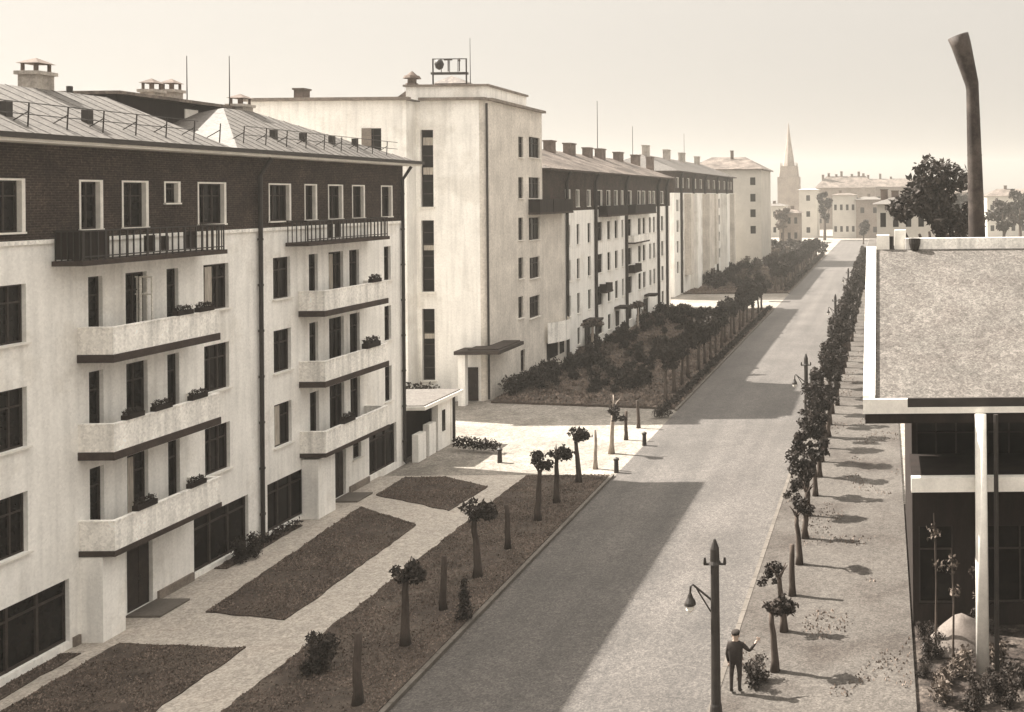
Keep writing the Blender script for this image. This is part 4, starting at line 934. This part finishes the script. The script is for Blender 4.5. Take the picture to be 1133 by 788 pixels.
# ------------------------------------------------------------------ lamps, bollards, person
def lamp(y, label):
    x = -4.68; o = thing('street_lamp', label, 'street lamp', (x, y, .115), 'street lamps along the right kerb')
    p = MB(); p.tube([(x, y, .1), (x, y, .5), (x, y, .55), (x, y, 4.3), (x, y, 4.34), (x, y, 4.42), (x, y, 4.75), (x, y, 5.0)], [.19, .155, .135, .115, .17, .13, .12, .03], 12); p.build('post', M['iron'], o, smooth=False)
    b = MB(); b.tube([(x - .3, y, 4.32), (x + .3, y, 4.32)], .035, 6)
    for s in (-.27, .27): b.tube([(x + s, y, 4.33), (x + s, y, 4.5)], [.05, .03], 6)
    b.build('crossbar', M['iron'], o)
    a = MB(); pts = [(x - .1 - .5 * math.sin(t_) , y, 3.35 + .42 * math.sin(t_ * 1.0) * 1.0 - (.0 if t_ < 1.57 else .35 * (t_ - 1.57))) for t_ in [0, .4, .8, 1.2, 1.57]]
    pts += [(x - .66, y, 3.72), (x - .68, y, 3.5)]
    a.tube(pts, .03, 6); a.tube([(x - .1, y, 3.0), (x - .5, y, 3.66)], .022, 6); a.build('arm', M['iron'], o)
    l = MB(); l.tube([(x - .68, y, 3.52), (x - .68, y, 3.42), (x - .68, y, 3.3), (x - .68, y, 3.22)], [.05, .08, .15, .16], 12); lo = l.build('lamp_shade', M['iron'], o)
    bl = MB(); bl.tube([(x - .68, y, 3.22), (x - .68, y, 3.1), (x - .68, y, 3.02)], [.1, .12, .03], 10); bl.build('bulb', M['frame_w'], lo)
lamp(27.0, 'dark iron street lamp with a curved arm, the large one beside the person')
lamp(58.6, 'dark street lamp standing against the first bushy crowns, second from the camera')
lamp(94.0, 'thin dark street lamp half way along the sunlit road, third from the camera')
lamp(128.0, 'street lamp farthest down the right kerb of the road')
for px, py, lab in [(553, 512, 'short dark post at the end of the clipped hedge by the annex'), (682, 523, 'short dark kerb post at the corner of the left lawn strip'), (713, 493, 'small dark post on the kerb line of the cross street')]:
    x, y = G(px, py); b = MB(); b.tube([(x, y, 0), (x, y, .62), (x, y, .66), (x, y, .74), (x, y, .8)], [.13, .11, .15, .14, .04], 10)
    single('bollard', b, M['iron'], lab, 'bollard', (x, y, 0), 'bollards by the cross street')

def person(x, y, z, label, facing):
    verts = [(0, 0, .95), (0, 0, 1.15), (0, 0, 1.38), (0, 0, 1.49), (0, .01, 1.56), (0, .02, 1.65), (0, .01, 1.72),   # 0-6 pelvis, waist, chest, neck, head
             (.1, 0, .9), (.11, .02, .5), (.11, -.01, .09), (.12, .14, .04),      # 7-10 right leg
             (-.1, 0, .9), (-.12, -.03, .5), (-.12, -.06, .09), (-.13, .09, .04),  # 11-14 left
             (.2, 0, 1.4), (.4, .06, 1.2), (.52, .22, 1.36), (.55, .27, 1.43),    # right arm bent, hand raised
             (-.19, 0, 1.4), (-.25, -.04, 1.13), (-.24, .05, .88), (-.24, .08, .8)]
    edges = [(0, 1), (1, 2), (2, 3), (3, 4), (4, 5), (5, 6), (0, 7), (7, 8), (8, 9), (9, 10), (0, 11), (11, 12), (12, 13), (13, 14), (2, 15), (15, 16), (16, 17), (17, 18), (2, 19), (19, 20), (20, 21), (21, 22)]
    rad = [.19, .18, .19, .065, .085, .1, .06, .105, .065, .048, .045, .095, .065, .048, .045, .075, .05, .036, .03, .075, .05, .036, .03]
    me = bpy.data.meshes.new('person'); me.from_pydata(verts, edges, []); o = bpy.data.objects.new('body', me); COL.objects.link(o)
    sk = o.modifiers.new('s', 'SKIN'); ss = o.modifiers.new('u', 'SUBSURF'); ss.levels = 2
    for i, r_ in enumerate(rad): me.skin_vertices[0].data[i].radius = (r_ * (1.15 if i in (0, 1, 2) else 1), r_ * (.8 if i in (0, 1, 2) else 1))
    me.skin_vertices[0].data[0].use_root = True
    dg = bpy.context.evaluated_depsgraph_get(); nm = bpy.data.meshes.new_from_object(o.evaluated_get(dg)); o.modifiers.clear()
    nm.materials.clear()
    for k_ in ('skin', 'jacket', 'trousers', 'iron'): nm.materials.append(M[k_])
    for p in nm.polygons:
        c = p.center; p.use_smooth = True
        p.material_index = 0 if c.z > 1.5 or (c.x > .4 and c.z > 1.37) or (c.x < -.2 and c.z < .87) else (3 if c.z < .1 else (1 if c.z > .72 else 2))
    root = thing('person', label, 'person', (x, y, z)); root.rotation_euler = (0, 0, facing)
    o.data = nm; o.parent = root
    h = MB()                                                       # flat cap
    h.tube([(0, .01, 1.675), (0, .01, 1.72), (0, .0, 1.765), (0, .0, 1.785)], [.108, .125, .115, .05], 14); h.box(-.07, .07, .09, .19, 1.68, 1.695)
    h.build('cap', M['jacket'], root, smooth=True, off=(0, 0, 0))
    fc = MB(); fc.tube([(0, .115, 1.645), (0, .14, 1.6)], [.012, .02], 6)
    for sx in (-1, 1): fc.tube([(sx * .1, .01, 1.66), (sx * .11, .01, 1.6)], [.022, .016], 6)
    fc.build('face_features', M['skin'], root, off=(0, 0, 0))
    for bx_, by, bz, dx in ((.555, .28, 1.45, 1), (-.24, .085, .78, 0)):
        hd = MB()
        for k_ in range(4):
            q = (k_ - 1.5) * .02
            if dx: hd.tube([(bx_, by + q * .6, bz + q), (bx_ + .05, by + .03 + q * .6, bz + q), (bx_ + .075 - abs(q) * .4, by + .05 + q * .6, bz - .02 + q)], [.011, .01, .008], 5)
            else: hd.tube([(bx_, by + q, bz), (bx_, by + q, bz - .05), (bx_ + .015, by + q + .008, bz - .085 + abs(q) * .5)], [.011, .01, .008], 5)
        if dx: hd.tube([(bx_ - .02, by, bz + .03), (bx_ + .01, by - .01, bz + .07)], [.013, .01], 5)
        else: hd.tube([(bx_, by + .03, bz + .02), (bx_ + .02, by + .055, bz - .02)], [.013, .01], 5)
        hd.build('fingers', M['skin'], root, off=(0, 0, 0))
    return root
person(-4.35, 28.4, .115, 'person in dark jacket and flat cap standing at the kerb with one arm held out', R(-10))

# ------------------------------------------------------------------ haze, light, sky, camera
hz = MB(); hz.box(-720, 720, -40, 1320, -1, 60)
hm = bpy.data.materials.new('haze'); hm.use_nodes = True; nt = hm.node_tree
for n in list(nt.nodes):
    if n.type == 'BSDF_PRINCIPLED': nt.nodes.remove(n)
pvn = nt.nodes.new('ShaderNodeVolumePrincipled'); pvn.inputs['Color'].default_value = (1, .95, .87, 1); pvn.inputs['Density'].default_value = .00036; pvn.inputs['Anisotropy'].default_value = .2
nt.links.new(pvn.outputs[0], [n for n in nt.nodes if n.type == 'OUTPUT_MATERIAL'][0].inputs['Volume'])
o = hz.build('haze', hm); o['kind'] = 'stuff'

to_sun = Vector((-16.0, 4.6, 16.3)).normalized()
elev = math.asin(to_sun.z); az = math.atan2(to_sun.x, to_sun.y)
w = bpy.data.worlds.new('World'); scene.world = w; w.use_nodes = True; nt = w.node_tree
bg = nt.nodes['Background']; sky = nt.nodes.new('ShaderNodeTexSky'); sky.sky_type = 'NISHITA'; sky.sun_disc = False
sky.sun_elevation = elev; sky.sun_rotation = az; sky.air_density = 1.5; sky.dust_density = 4.0
bw = nt.nodes.new('ShaderNodeRGBToBW'); tint = nt.nodes.new('ShaderNodeVectorMath'); tint.operation = 'MULTIPLY'; tint.inputs[1].default_value = (1, .945, .865)
pw = nt.nodes.new('ShaderNodeMath'); pw.operation = 'POWER'; pw.inputs[1].default_value = .3          # hazy, nearly even sky
ml = nt.nodes.new('ShaderNodeMath'); ml.operation = 'MULTIPLY'; ml.inputs[1].default_value = .69
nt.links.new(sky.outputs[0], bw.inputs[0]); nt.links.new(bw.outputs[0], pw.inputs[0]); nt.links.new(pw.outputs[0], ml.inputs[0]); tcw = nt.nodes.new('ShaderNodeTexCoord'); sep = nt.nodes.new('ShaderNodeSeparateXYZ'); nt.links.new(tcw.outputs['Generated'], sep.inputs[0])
up = nt.nodes.new('ShaderNodeMath'); up.operation = 'MULTIPLY_ADD'; up.use_clamp = False; up.inputs[1].default_value = 4.5; up.inputs[2].default_value = 1.0   # added fill: zenith brightened out of view to light walls and ground
sq = nt.nodes.new('ShaderNodeMath'); sq.operation = 'MULTIPLY'; nt.links.new(sep.outputs['Z'], sq.inputs[0]); nt.links.new(sep.outputs['Z'], sq.inputs[1]); nt.links.new(sq.outputs[0], up.inputs[0]); zenith_fill = nt.nodes.new('ShaderNodeMath'); zenith_fill.operation = 'MULTIPLY'
nt.links.new(ml.outputs[0], zenith_fill.inputs[0]); nt.links.new(up.outputs[0], zenith_fill.inputs[1]); nt.links.new(zenith_fill.outputs[0], tint.inputs[0]); nt.links.new(tint.outputs[0], bg.inputs[0])
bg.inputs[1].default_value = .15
sl_ = bpy.data.lights.new('sun', 'SUN'); sl_.energy = 4.9; sl_.angle = R(.5); sl_.color = (1, .945, .86)
so = bpy.data.objects.new('sun', sl_); COL.objects.link(so); so.location = to_sun * 100; so.rotation_euler = to_sun.to_track_quat('Z', 'Y').to_euler()
cd = bpy.data.cameras.new('camera'); cam = bpy.data.objects.new('camera', cd); COL.objects.link(cam); scene.camera = cam
cd.sensor_fit = 'HORIZONTAL'; cd.sensor_width = 36; cd.lens = FOC / 1133 * 36; cd.clip_start = .5; cd.clip_end = 3000
cd.shift_x = (566.5 - VX) / 1133; cd.shift_y = -(394 - VY) / 1133
cam.matrix_world = Matrix.Translation((0, 0, EYE)) @ Matrix.Rotation(R(90), 4, 'X') @ Matrix.Rotation(-ROLL, 4, 'Z')
vs_ = scene.view_settings; vs_.view_transform = 'Standard'; vs_.look = 'None'; vs_.gamma = 1; vs_.exposure = 1.92; vs_.use_curve_mapping = False
scene.cycles.volume_bounces = 0; scene.cycles.max_bounces = 6; scene.cycles.volume_step_rate = 1
